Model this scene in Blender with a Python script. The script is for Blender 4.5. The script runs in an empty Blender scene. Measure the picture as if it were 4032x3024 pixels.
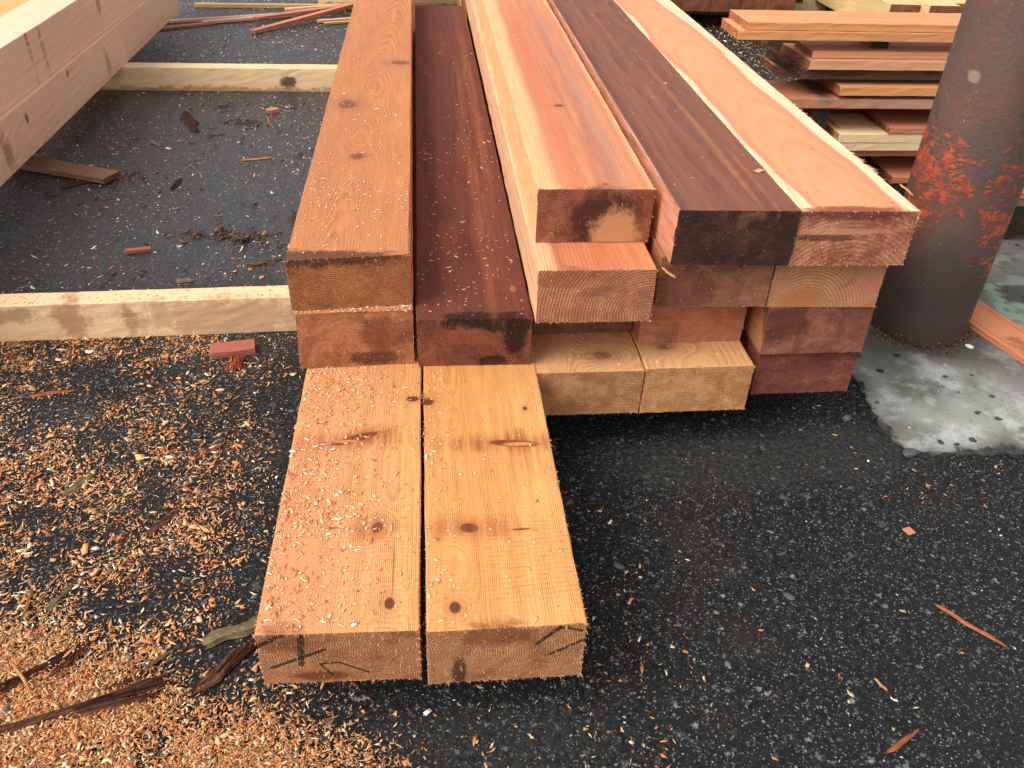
import bpy, math, random
import numpy as np
from mathutils import Matrix, Vector
random.seed(4); RNG = np.random.default_rng(7)
sc = bpy.context.scene
col = sc.collection
R = math.radians

# ------------------------------------------------------------ camera
cam = bpy.data.cameras.new('camera'); camo = bpy.data.objects.new('camera', cam); col.objects.link(camo)
rr = Vector((0.9951852, -0.0918699, 0.0341508)); uu = Vector((0.0253610, 0.5779401, 0.8156850)); ff = Vector((0.0946740, 0.8108916, -0.5774873))
m = Matrix((rr, uu, -ff)).transposed().to_4x4(); m.translation = Vector((0.062355, -0.833589, 1.038918))
camo.matrix_world = m
cam.sensor_fit = 'HORIZONTAL'; cam.sensor_width = 36; cam.lens = 29.699
cam.clip_start = 0.02; cam.clip_end = 500
sc.camera = camo

# ------------------------------------------------------------ light
SUN_EL, SUN_AZ = 48, -118          # azimuth measured from +Y towards +X
w = bpy.data.worlds.new('World'); sc.world = w; w.use_nodes = True
nt = w.node_tree; bg = nt.nodes['Background']
sky = nt.nodes.new('ShaderNodeTexSky'); sky.sky_type = 'NISHITA'; sky.sun_disc = False
sky.sun_elevation = R(SUN_EL); sky.sun_rotation = R(SUN_AZ); sky.dust_density = 4.0; sky.air_density = 1.0; sky.ozone_density = 1.0
hs = nt.nodes.new('ShaderNodeHueSaturation'); hs.inputs['Saturation'].default_value = 0.22
nt.links.new(sky.outputs[0], hs.inputs['Color']); nt.links.new(hs.outputs[0], bg.inputs['Color'])
bg.inputs['Strength'].default_value = 0.15
sun = bpy.data.lights.new('sun', 'SUN'); sun.energy = 0.95; sun.angle = R(38); sun.color = (1.0, 0.95, 0.87)
suno = bpy.data.objects.new('sun', sun); col.objects.link(suno)
sd = Vector((math.sin(R(SUN_AZ))*math.cos(R(SUN_EL)), math.cos(R(SUN_AZ))*math.cos(R(SUN_EL)), math.sin(R(SUN_EL))))
suno.rotation_euler = sd.to_track_quat('Z', 'Y').to_euler()
sc.view_settings.view_transform = 'Standard'; sc.view_settings.look = 'None'
sc.view_settings.exposure = 0.56; sc.view_settings.gamma = 1

# ------------------------------------------------------------ node shorthand
def srgb(r, g, b):
    f = lambda c: (c/255/12.92) if c/255 <= .04045 else ((c/255+.055)/1.055)**2.4
    return (f(r), f(g), f(b), 1)
class S:
    def __init__(s, nt, k): s.nt, s.k = nt, k
    def _m(s, op, *a):
        n = s.nt.nodes.new('ShaderNodeMath'); n.operation = op
        for i, x in enumerate((s,)+a):
            if isinstance(x, S): s.nt.links.new(x.k, n.inputs[i])
            else: n.inputs[i].default_value = x
        return S(s.nt, n.outputs[0])
    def __add__(s, o): return s._m('ADD', o)
    __radd__ = __add__
    def __mul__(s, o): return s._m('MULTIPLY', o)
    __rmul__ = __mul__
    def __sub__(s, o): return s._m('SUBTRACT', o)
    def __rsub__(s, o): return (s*-1)+o
    def __truediv__(s, o): return s._m('DIVIDE', o)
    def sin(s): return s._m('SINE')
    def fract(s): return s._m('FRACT')
    def sqrt(s): return s._m('SQRT')
    def exp(s): return s._m('EXPONENT')
    def abs(s): return s._m('ABSOLUTE')
    def pow(s, o): return s._m('POWER', o)
    def gt(s, o): return s._m('GREATER_THAN', o)
    def max(s, o): return s._m('MAXIMUM', o)
    def min(s, o): return s._m('MINIMUM', o)
    def clamp(s): return s.max(0.0).min(1.0)
    def sm(s, a, b):            # smooth ramp a->b to 0->1 (a may be > b)
        n = s.nt.nodes.new('ShaderNodeMapRange'); n.interpolation_type = 'SMOOTHSTEP'
        s.nt.links.new(s.k, n.inputs['Value'])
        lo, hi = (a, b) if a < b else (b, a)
        n.inputs['From Min'].default_value = lo; n.inputs['From Max'].default_value = hi
        n.inputs['To Min'].default_value = 0 if a < b else 1; n.inputs['To Max'].default_value = 1 if a < b else 0
        return S(s.nt, n.outputs[0])
class Mat:
    def __init__(s, name, rough=.6, spec=.4):
        s.m = bpy.data.materials.new(name); s.m.use_nodes = True; s.nt = s.m.node_tree
        s.b = s.nt.nodes['Principled BSDF']; s.b.inputs['Roughness'].default_value = rough
        s.b.inputs['Specular IOR Level'].default_value = spec
        s.tc = s.nt.nodes.new('ShaderNodeTexCoord')
    def co(s, which='Object'): return s.tc.outputs[which]
    def vec(s, x, y, z):
        n = s.nt.nodes.new('ShaderNodeCombineXYZ')
        for i, q in enumerate((x, y, z)):
            if isinstance(q, S): s.nt.links.new(q.k, n.inputs[i])
            else: n.inputs[i].default_value = q
        return n.outputs[0]
    def sep(s, v):
        n = s.nt.nodes.new('ShaderNodeSeparateXYZ'); s.nt.links.new(v, n.inputs[0])
        return [S(s.nt, n.outputs[i]) for i in range(3)]
    def scale(s, v, sx, sy, sz, off=(0, 0, 0), rot=(0, 0, 0)):
        n = s.nt.nodes.new('ShaderNodeMapping'); s.nt.links.new(v, n.inputs[0])
        n.inputs['Scale'].default_value = (sx, sy, sz); n.inputs['Location'].default_value = off; n.inputs['Rotation'].default_value = rot
        return n.outputs[0]
    def noise(s, v, sc_=5, det=3, rough=.5, dist=0):
        n = s.nt.nodes.new('ShaderNodeTexNoise'); s.nt.links.new(v, n.inputs['Vector'])
        n.inputs['Scale'].default_value = sc_; n.inputs['Detail'].default_value = det
        n.inputs['Roughness'].default_value = rough; n.inputs['Distortion'].default_value = dist
        return S(s.nt, n.outputs['Fac'])
    def vor(s, v, sc_=5, rnd=1.0, feat='F1'):
        n = s.nt.nodes.new('ShaderNodeTexVoronoi'); n.feature = feat; s.nt.links.new(v, n.inputs['Vector'])
        n.inputs['Scale'].default_value = sc_; n.inputs['Randomness'].default_value = rnd
        return S(s.nt, n.outputs['Distance']), n.outputs['Color'] if feat == 'F1' else None
    def mix(s, f, a, b, mode='MIX'):
        n = s.nt.nodes.new('ShaderNodeMix'); n.data_type = 'RGBA'; n.blend_type = mode
        for i, q in ((0, f), (6, a), (7, b)):
            if isinstance(q, S): s.nt.links.new(q.k, n.inputs[i])
            elif hasattr(q, 'is_linked'): s.nt.links.new(q, n.inputs[i])
            else: n.inputs[i].default_value = q
        return n.outputs[2]
    def ramp(s, f, stops, interp='LINEAR'):
        n = s.nt.nodes.new('ShaderNodeValToRGB'); s.nt.links.new(f.k, n.inputs[0]); n.color_ramp.interpolation = interp
        e = n.color_ramp.elements
        while len(e) < len(stops): e.new(.5)
        for q, (p, c) in zip(e, stops): q.position = p; q.color = c
        return n.outputs[0]
    def bump(s, h, strength=1, dist=.001):
        n = s.nt.nodes.new('ShaderNodeBump'); s.nt.links.new(h.k, n.inputs['Height'])
        n.inputs['Strength'].default_value = strength; n.inputs['Distance'].default_value = dist
        s.nt.links.new(n.outputs[0], s.b.inputs['Normal'])
    def out(s, c, rough=None):
        s.nt.links.new(c, s.b.inputs['Base Color'])
        if rough is not None: s.nt.links.new(rough.k, s.b.inputs['Roughness'])
        return s.m

# ------------------------------------------------------------ wood: one solid growth-ring texture per piece, grain along local Y
def wood(name, A, Bc, late, freq=330, pith=(.1, -.12), slope=0.0, wob=.012, ringk=.5, streak=.5, streakx=22,
         saps=(), sapcol=None, knots=(), blots=(), endcol=None, enddark=None, endk=.5, marks=(), seed=0,
         rough=.62, saw=.4, halo=None, endmott=.7, dirt=0.0, fibre=.3, axis='Y', cross=0.0, gloss=.3, cord=0.0, slopez=0.0, knotk=.9, endspk=.38):
    M = Mat(name, rough, gloss)
    o = M.co()
    if axis == 'X':
        q = M.sep(o); o = M.vec(q[1], q[0], q[2])                     # local X becomes the grain
    x, y, z = M.sep(o)
    s7 = seed*7.13
    warp = M.noise(M.scale(o, 6, 1.3, 6, (s7, 0, 0)), 1, 2) - .5
    warp2 = M.noise(M.scale(o, 30, 5, 30, (s7, 3, 0)), 1, 2) - .5
    dx = x - pith[0] + y*slope; dz = z - pith[1] + y*slopez
    r = (dx*dx + dz*dz).sqrt() + warp*wob*2 + warp2*wob*.25
    core = None; hal = None
    for (kx, ky, rx, ry, *rot) in knots:
        a = R(rot[0]) if rot else 0
        u = (x-kx)*math.cos(a) + (y-ky)*math.sin(a); v = (y-ky)*math.cos(a) - (x-kx)*math.sin(a)
        u = u/rx; v = v/ry
        d2 = u*u + v*v + (warp2*1.2)
        r = r + (d2*-.09).exp()*(.016 + min(rx, ry))*.8
        c = d2.sm(1.5, .7); h = (d2*-.28).exp()
        core = c if core is None else core.max(c); hal = h if hal is None else hal.max(h)
    ph = (r*freq).fract()
    ring = ph.sm(.25, .85)*ph.sm(1.0, .9)
    rv = M.noise(M.scale(o, 1, .15, 1, (s7, 9, 0)), 45, 2)              # rings come and go
    ring = (ring*rv.sm(.25, .7)).clamp()
    st = M.noise(M.scale(o, streakx, .7, streakx, (s7, 5, 2)), 1, 4, .6)
    fib = M.noise(M.scale(o, 420, 9, 420, (s7, 0, 0)), 1, 2)
    big = M.noise(M.scale(o, 4, 1.2, 4, (s7+3, 0, 0)), 1, 2)
    c = M.mix(st.sm(.5-.22, .5+.22)*streak, A, Bc)
    c = M.mix(big.sm(.35, .75)*.35, c, M.mix(.5, Bc, late))
    if sapcol is not None:
        for (x0, side, wd, na) in saps:      # side +1: sapwood right of x0, -1: left
            e = (x - x0)*side + (M.noise(M.scale(o, 2, 1.6, 2, (s7+x0*9, 1, 1)), 1, 2)-.5)*na
            c = M.mix(e.sm(-.022, -.006)*e.sm(.012, -.002)*.4, c, late)
            c = M.mix(e.sm(-wd, wd), c, sapcol)
    c = M.mix(ring*ringk, c, late)
    c = M.mix(fib.sm(.35, .70)*fibre*1.25, c, M.mix(.55, late, A))
    crd = None
    if cord > 0:
        crd = (((x + warp*.010)*2300.0 + M.noise(M.scale(o, 20, .5, 20), 1, 2)*5).sin()).sm(.1, 1.0)*M.noise(M.scale(o, 60, 5, 60), 1, 3).sm(.25, .7)
        c = M.mix(crd*cord, c, late)
    flk = M.noise(M.scale(o, 210, 45, 210, (s7, 4, 4)), 1, 3, .8)
    c = M.mix(flk.sm(.56, .70)*.30, c, late)
    if core is not None:
        c = M.mix(hal*.6, c, halo or late)
        kc = (d2*2.2 + M.noise(o, 260, 2)*.8).fract()
        c = M.mix(core*knotk, c, M.ramp(kc, [(.2, srgb(62, 28, 26)), (.6, srgb(122, 62, 48)), (.9, srgb(70, 32, 26))]))
    # cut ends
    xn, yn, zn = M.sep(M.co('Normal'))
    isend = (yn.abs() if axis == 'Y' else xn.abs()).gt(.6)
    ec = endcol or M.mix(.35, A, late); ed = enddark or late
    mot = M.noise(o, 24, 6, .72, .4); spk = M.noise(o, 430, 3, .75); tear = M.noise(M.scale(o, 60, 60, 420, (s7, 0, 0), (0, .25, 0)), 1, 3, .7)
    lgm = M.noise(M.scale(o, 1, 1, 1.6, (s7, 2, 1)), 11, 4, .6, .5)
    e = M.mix(mot.sm(.38, .62)*endmott, ec, ed)
    e = M.mix(lgm.sm(.50, .66)*.6, e, M.mix(.25, ed, srgb(60, 30, 22)))
    e = M.mix(lgm.sm(.46, .32)*.35, e, M.mix(.5, ec, srgb(226, 168, 118)))
    e = M.mix((ph.sm(.25, .85)*ph.sm(1.0, .9)*(rv.sm(.0, .5)))*endk, e, M.mix(.35, ed, srgb(70, 36, 24)))
    e = M.mix(tear.sm(.46, .66)*.38, e, ed)
    e = M.mix(spk.sm(.54, .70)*endspk, e, M.mix(.6, ec, srgb(240, 200, 160)))
    e = M.mix(spk.sm(.50, .34)*.4, e, M.mix(.5, ed, srgb(60, 32, 22)))
    c = M.mix(isend, c, e)
    bn = (M.noise(o, 95, 5, .7)-.5)*1.5; bn2 = (M.noise(M.scale(o, 1, 1, 1, (5, 5, 5)), 22, 3)-.5)*1.9
    strk = M.noise(M.scale(o, 75, 2.2, 75, (s7, 1, 0)), 1, 4, .7).sm(.34, .62)
    for (cx, cy, cz, rx, ry, rz, amp, colr, k, *sf) in blots:
        u = (x-cx)/rx; v = (y-cy)/ry; t = (z-cz)/rz
        d = (u*u+v*v+t*t).sqrt() + bn*amp + bn2*amp
        sf = sf[0] if sf else .30
        mk = d.sm(1+sf, 1-sf)*k
        if sf >= .6: mk = mk*strk
        c = M.mix(mk, c, colr)
    for ((ax, az), (bx_, bz), wd) in marks:
        bax, baz = bx_-ax, bz-az; L2 = bax*bax+baz*baz
        h = (((x-ax)*bax + (z-az)*baz)/L2).clamp()
        u = x-ax-h*bax; v = z-az-h*baz
        d = (u*u+v*v).sqrt() + (spk-.5)*.004
        c = M.mix(d.sm(wd*1.15, wd*.6)*isend*.88, c, srgb(34, 28, 27))
    if dirt > 0:
        dn = M.noise(o, 90, 5, .75)
        c = M.mix(dn.sm(.60, .72)*dirt, c, srgb(74, 58, 44))
    if cross > 0:
        cw = ((y*780.0 - x*70 + M.noise(o, 16, 2)*8).sin()).sm(.2, 1.0)*M.noise(M.scale(o, 60, 160, 60), 1, 2).sm(.40, .62)*y.sm(.24, .14)*y.sm(.02, .06)*x.sm(.05, .10)
        c = M.mix(cw*cross, c, late)
    sawh = ((y*950.0 + x*60 + M.noise(o, 9, 2)*7).sin())*saw
    hgt = ring*-.35 + tear*isend*1.5 + fib*.5 + (crd*-1.2 if crd is not None else 0.0) + sawh*.25 + spk*isend*2.6
    M.bump(hgt, .6, .0007)
    rg = st*.25 + (rough-.12)
    return M.out(c, rg)

# ------------------------------------------------------------ geometry helpers
def link(name, verts, faces, mats, loc=(0, 0, 0), rz=0, parent=None, mi=None, smooth=False):
    me = bpy.data.meshes.new(name); me.from_pydata([tuple(v) for v in verts], [], faces)
    for mm in mats: me.materials.append(mm)
    if mi is not None: me.polygons.foreach_set('material_index', mi)
    if smooth: me.polygons.foreach_set('use_smooth', [True]*len(me.polygons))
    me.update()
    o = bpy.data.objects.new(name, me); col.objects.link(o); o.location = loc; o.rotation_euler = (0, 0, rz)
    if parent: o.parent = parent
    return o
def tag(o, label, cat, group=None, kind=None):
    o['label'] = label; o['category'] = cat
    if group: o['group'] = group
    if kind: o['kind'] = kind
    return o

def timber_mesh(w_, h_, L, skew=(0, 0, 0), jit=.0007, bev=.0016, fuzz=0, fuzzmat=1, wane=None, edge_fuzz=0, fuzzlen=.0022, step=.012, rnd=random, tuft=()):
    """sawn timber: rough-edged cross-section swept along +Y from the (slightly skew) near cut"""
    P = []
    def side(a, b):
        n = max(2, int(math.hypot(b[0]-a[0], b[1]-a[1])/step))
        for i in range(n):
            t = i/n; P.append((a[0]+(b[0]-a[0])*t, a[1]+(b[1]-a[1])*t))
    b = bev
    side((b, 0), (w_-b, 0)); side((w_-b, 0), (w_, b)); side((w_, b), (w_, h_-b)); side((w_, h_-b), (w_-b, h_))
    side((w_-b, h_), (b, h_)); side((b, h_), (0, h_-b)); side((0, h_-b), (0, b)); side((0, b), (b, 0))
    n = len(P); off = skew
    ys = [0, .0015, .012, .04]
    yy = .04
    ys = [q for q in ys if q < L]
    while yy < L-.05: yy += .035 if yy < 1.2 else .09; ys.append(min(yy, L))
    if ys[-1] < L: ys.append(L)
    V, F = [], []
    bow = [rnd.uniform(-1, 1)*.0006 for _ in range(9)]
    for j, y in enumerate(ys):
        k = math.exp(-y/.3) if y < 1 else 0
        for (px, pz) in P:
            yo = off[0] + off[1]*px/w_ + off[2]*pz/h_
            q = jit if j > 0 else jit*.6
            dx = rnd.uniform(-q, q); dz = rnd.uniform(-q, q)*.5
            sx = 1 if px > w_/2 else -1
            dx += bow[int(y*3) % 9]
            if j == 0:
                V.append((px+dx*.5 - sx*.0006, y+yo+rnd.uniform(-1, 1)*jit*.8, pz+dz - (.0006 if pz > h_/2 else -.0006)))
            else:
                V.append((px+dx, y+yo*(k if j > 3 else 1), pz+dz))
    for j in range(len(ys)-1):
        for i in range(n):
            a, c = j*n+i, j*n+(i+1) % n
            F.append((a, c, c+n, a+n))
    F.append(tuple(range(n))[::-1]); F.append(tuple(range((len(ys)-1)*n, len(ys)*n)))
    mi = [0]*len(F)
    # torn fibres standing on the saw cut and along its edges
    for q in range(int(fuzz*.6)):
        if rnd.random() < .45:
            px, pz = P[rnd.randrange(n)]; px += rnd.uniform(-.004, .004); pz += rnd.uniform(-.002, .002)
            px = min(max(px, 0), w_); pz = min(max(pz, 0), h_)
        else: px, pz = rnd.uniform(.001, w_-.001), rnd.uniform(.001, h_-.001)
        yo = off[0]+off[1]*px/w_+off[2]*pz/h_
        l = fuzzlen*rnd.choice((.3, .5, .7, 1.0, 2.2))*rnd.uniform(.6, 1.3); a = rnd.uniform(0, 6.28); t = rnd.uniform(.2, .9)
        d = Vector((math.cos(a)*t, -1+t*.5, math.sin(a)*t)).normalized()*l
        s = rnd.uniform(.00025, .0006); i0 = len(V)
        base = Vector((px, yo, pz)); e1 = Vector((math.sin(a), 0, -math.cos(a)))*s
        V += [tuple(base-e1), tuple(base+e1), tuple(base+Vector((0, 0, s))), tuple(base+d)]
        F += [(i0, i0+1, i0+3), (i0+1, i0+2, i0+3), (i0+2, i0, i0+3)]; mi += [fuzzmat]*3
    for q in range(edge_fuzz):            # splinters along the two upper long edges
        y = rnd.random()**1.5*min(L, 1.6); sx = rnd.choice((0, 1)); px = w_*sx; l = rnd.uniform(.002, .006)
        i0 = len(V); s = rnd.uniform(.0003, .0006)
        V += [(px, y, h_-.001), (px, y+s*2, h_-.001), (px, y, h_-.001-s), (px+(l if sx else -l)*.5, y-l*rnd.uniform(-.5, 1.2), h_+rnd.uniform(-.002, .002))]
        F += [(i0, i0+1, i0+3), (i0+1, i0+2, i0+3), (i0+2, i0, i0+3)]; mi += [fuzzmat]*3
    for (t0, t1, side_, cnt, ln) in tuft:     # torn fibres lifting off one long edge
        for q in range(cnt):
            y = rnd.uniform(t0, t1); px = w_*side_; sg = 1 if side_ else -1; l = ln*rnd.uniform(.3, 1.3); s = rnd.uniform(.0006, .0016); i0 = len(V)
            V += [(px-sg*.001, y, h_-.0005), (px-sg*.001, y+s*3, h_-.0005), (px-sg*.001, y+s, h_-.001-s), (px+sg*l*rnd.uniform(.1, .7), y-l*rnd.uniform(.5, 1.3), h_+rnd.uniform(-.004, .005))]
            F += [(i0, i0+1, i0+3), (i0+1, i0+2, i0+3), (i0+2, i0, i0+3)]; mi += [fuzzmat]*3
    return V, F, mi
def timber(name, x, y, yaw, w_, zb, h_, L, mat, fz, label, cat='timber', group=None, **k):
    V, F, mi = timber_mesh(w_, h_, L, **k)
    o = link(name, V, F, [mat, fz], (x, y, zb), -yaw, mi=mi)
    return tag(o, label, cat, group)

M_fl = Mat('fibre_light', .8, .2); fibre_light = M_fl.out(M_fl.mix(M_fl.noise(M_fl.co(), 300, 1).sm(.3, .7), srgb(205, 150, 105), srgb(232, 190, 150)))
M_fd = Mat('fibre_dark', .8, .2); fibre_dark = M_fd.out(M_fd.mix(M_fd.noise(M_fd.co(), 300, 1).sm(.3, .7), srgb(120, 70, 48), srgb(190, 130, 98)))

# ------------------------------------------------------------ ground
def asphalt():
    M = Mat('asphalt', .5, .32); o = M.co()
    x, y, z = M.sep(o)
    big = M.noise(o, 1.6, 4, .55); mid = M.noise(o, 11, 4, .6); fine = M.noise(o, 260, 3, .7); gr = M.noise(o, 90, 4, .75)
    c = M.mix(gr.sm(.3, .75), (.0056, .0055, .0054, 1), (.027, .0270, .0270, 1))
    c = M.mix(big.sm(.42, .72)*.35, c, (.020, .021, .0225, 1))
    c = M.mix(fine.sm(.6, .8)*.5, c, (.05, .05, .052, 1))
    hgt = gr*.9 + fine*.35
    dn = (M.noise(o, 300, 3, .8)-.5)
    for sc_, thr, size, cols in ((46, .93, .40, (.15, .155, .155, 1)), (95, .90, .46, (.26, .27, .28, 1)), (190, .91, .50, (.34, .35, .34, 1)), (390, .80, .58, (.46, .45, .43, 1))):
        dw = M.noise(o, sc_*1.4, 2)
        dw2 = M.noise(M.scale(o, 1, 1, 1, (9, 9, 9)), sc_*2.3, 3, .7)
        v, cc = M.vor(M.vec(x + (dw-.5)*(1.1/sc_), y - (dw2-.5)*(1.3/sc_), z), sc_)
        a, b_, g_ = M.sep(cc)
        mask = a.gt(thr)*(v + dn*.55).sm(size, size*.55)*(b_*.8+.2)
        mask = mask*gr.sm(.30, .5)
        c = M.mix(mask.clamp(), c, M.mix(g_, cols, (cols[0]*.35, cols[1]*.38, cols[2]*.40, 1)))
        hgt = hgt + a.gt(.5)*v.sm(.6, .2)*.5
    for (cx, cy, rx, ry, kk) in ((.72, .36, .34, .10, .55), (.10, -.20, .22, .07, .35), (-.30, .42, .10, .05, .5)):
        u = (x-cx)/rx; v = (y-cy)/ry
        c = M.mix(((u*u+v*v).sqrt() + (big-.5)*1.5 + (mid-.5)*.8).sm(1.2, .6)*kk, c, M.mix(gr.sm(.35, .7), (.022, .022, .020, 1), (.065, .064, .058, 1)))
    # rusty tannin stains
    st = M.noise(M.scale(o, 1, 1, 1, (4, 4, 0)), 3.2, 4, .6)
    c = M.mix(st.sm(.56, .75)*.45, c, (.05, .028, .016, 1))
    M.bump(hgt + mid*1.5, .7, .0024)
    # damp asphalt; sheen raised beyond the near bearer, its blue painted into the colour
    wet = (y + (big-.5)*1.6).sm(.55, 1.25)*(x + (big-.5)*.8).sm(1.1, .5)
    sp = wet*.75 + .16
    M.nt.links.new(sp.k, M.b.inputs['Specular IOR Level'])
    rg = (mid*.25 + fine*.2 + .36 - wet*.19)
    c = M.mix(wet*.22, c, (.030, .037, .050, 1))  # bluish sky reflection mixed into the base colour
    return M.out(c, rg)
mat_asph = asphalt()
g = link('asphalt_ground', [(-120, -120, 0), (120, -120, 0), (120, 120, 0), (-120, 120, 0)], [(0, 1, 2, 3)], [mat_asph])
tag(g, 'dark wet asphalt yard speckled with pale aggregate', 'ground', kind='structure')

def concrete():
    M = Mat('concrete', .55, .4); o = M.co(); x, y, z = M.sep(o)
    n1 = M.noise(o, 5, 5, .6); n2 = M.noise(M.scale(o, 1, 1, 1, (3, 1, 0)), 9, 5, .65); n3 = M.noise(o, 70, 4, .75); f = M.noise(o, 400, 2)
    c = M.mix(n1.sm(.35, .62), (.16, .165, .13, 1), (.36, .365, .33, 1))
    c = M.mix(n2.sm(.48, .62)*.9, c, (.52, .535, .51, 1))
    c = M.mix(n3.sm(.55, .72)*.55, c, (.05, .045, .035, 1))
    c = M.mix(f.sm(.3, .7)*.2, c, (.08, .08, .07, 1))
    # darker round the pole foot and towards the plank
    d = ((x-1.237)*(x-1.237) + (y-.832)*(y-.832)).sqrt() + (n2-.5)*.12
    c = M.mix(d.sm(.23, .13)*.75, c, (.045, .04, .032, 1))
    dp = (x-1.32)*.83 + (y-.64)*.55 + (n2-.5)*.10
    c = M.mix(dp.sm(-.11, .0)*.5, c, (.06, .06, .048, 1))
    # green paint beyond the plank
    ga = (x-1.40) - (y-.66)*.20 + (n2-.5)*.05
    gb = y + (n1-.5)*.04
    gm = ga.sm(.03, .05)*gb.sm(1.03, 1.015)*M.noise(o, 38, 5, .75).sm(.60, .48)
    c = M.mix(gm*.9, c, (.24, .37, .26, 1))
    u = (x-1.62)/.085; v = (y-.965)/.06
    c = M.mix(((u*u+v*v).sqrt()+(n2-.5)*1.2).sm(1.1, .8)*.85, c, (.05, .045, .045, 1))
    # edge dirt
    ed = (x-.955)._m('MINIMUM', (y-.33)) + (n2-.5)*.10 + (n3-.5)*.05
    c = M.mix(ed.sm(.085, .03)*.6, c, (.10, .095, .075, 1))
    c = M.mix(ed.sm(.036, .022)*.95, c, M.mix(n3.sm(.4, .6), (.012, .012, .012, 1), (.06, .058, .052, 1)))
    vv, cc = M.vor(M.vec(x+(n3-.5)*.02, y+(n3-.5)*.02, z), 30)
    a, b_, g_ = M.sep(cc)
    c = M.mix(a.gt(.68)*(vv+(n3-.5)*.6 - b_*.12).sm(.22, .12)*.9, c, (.02, .018, .015, 1))
    M.bump(n3 + f*.4 + n1*2, .6, .002)
    return M.out(c, n2.sm(.4, .6)*-.2+.62)
pts = [(3.2, 1.9), (1.02, 1.9), (1.0, 1.2), (.985, .9), (.99, .63), (.978, .52), (.966, .44), (.972, .39), (.995, .362), (1.03, .345), (1.12, .34), (1.22, .336), (1.4, .33), (3.2, .31)]
P2 = []
for i, (a, b) in enumerate(pts):
    c_, d_ = pts[(i+1) % len(pts)]; n = max(1, int(math.hypot(c_-a, d_-b)/.012)) if i < len(pts)-1 else 1
    for t in range(n):
        P2.append((a+(c_-a)*t/n + random.uniform(-.004, .004), b+(d_-b)*t/n + random.uniform(-.004, .004)))
N = len(P2)
V = [(x, y, .005) for x, y in P2] + [(x, y, -.01) for x, y in P2]
tag(link('concrete_pad', V, [tuple(range(N))] + [(i, i+N, (i+1) % N+N, (i+1) % N) for i in range(N)], [concrete()]),
    'pale stained concrete pad around the foot of the steel pole', 'concrete', kind='structure')

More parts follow.
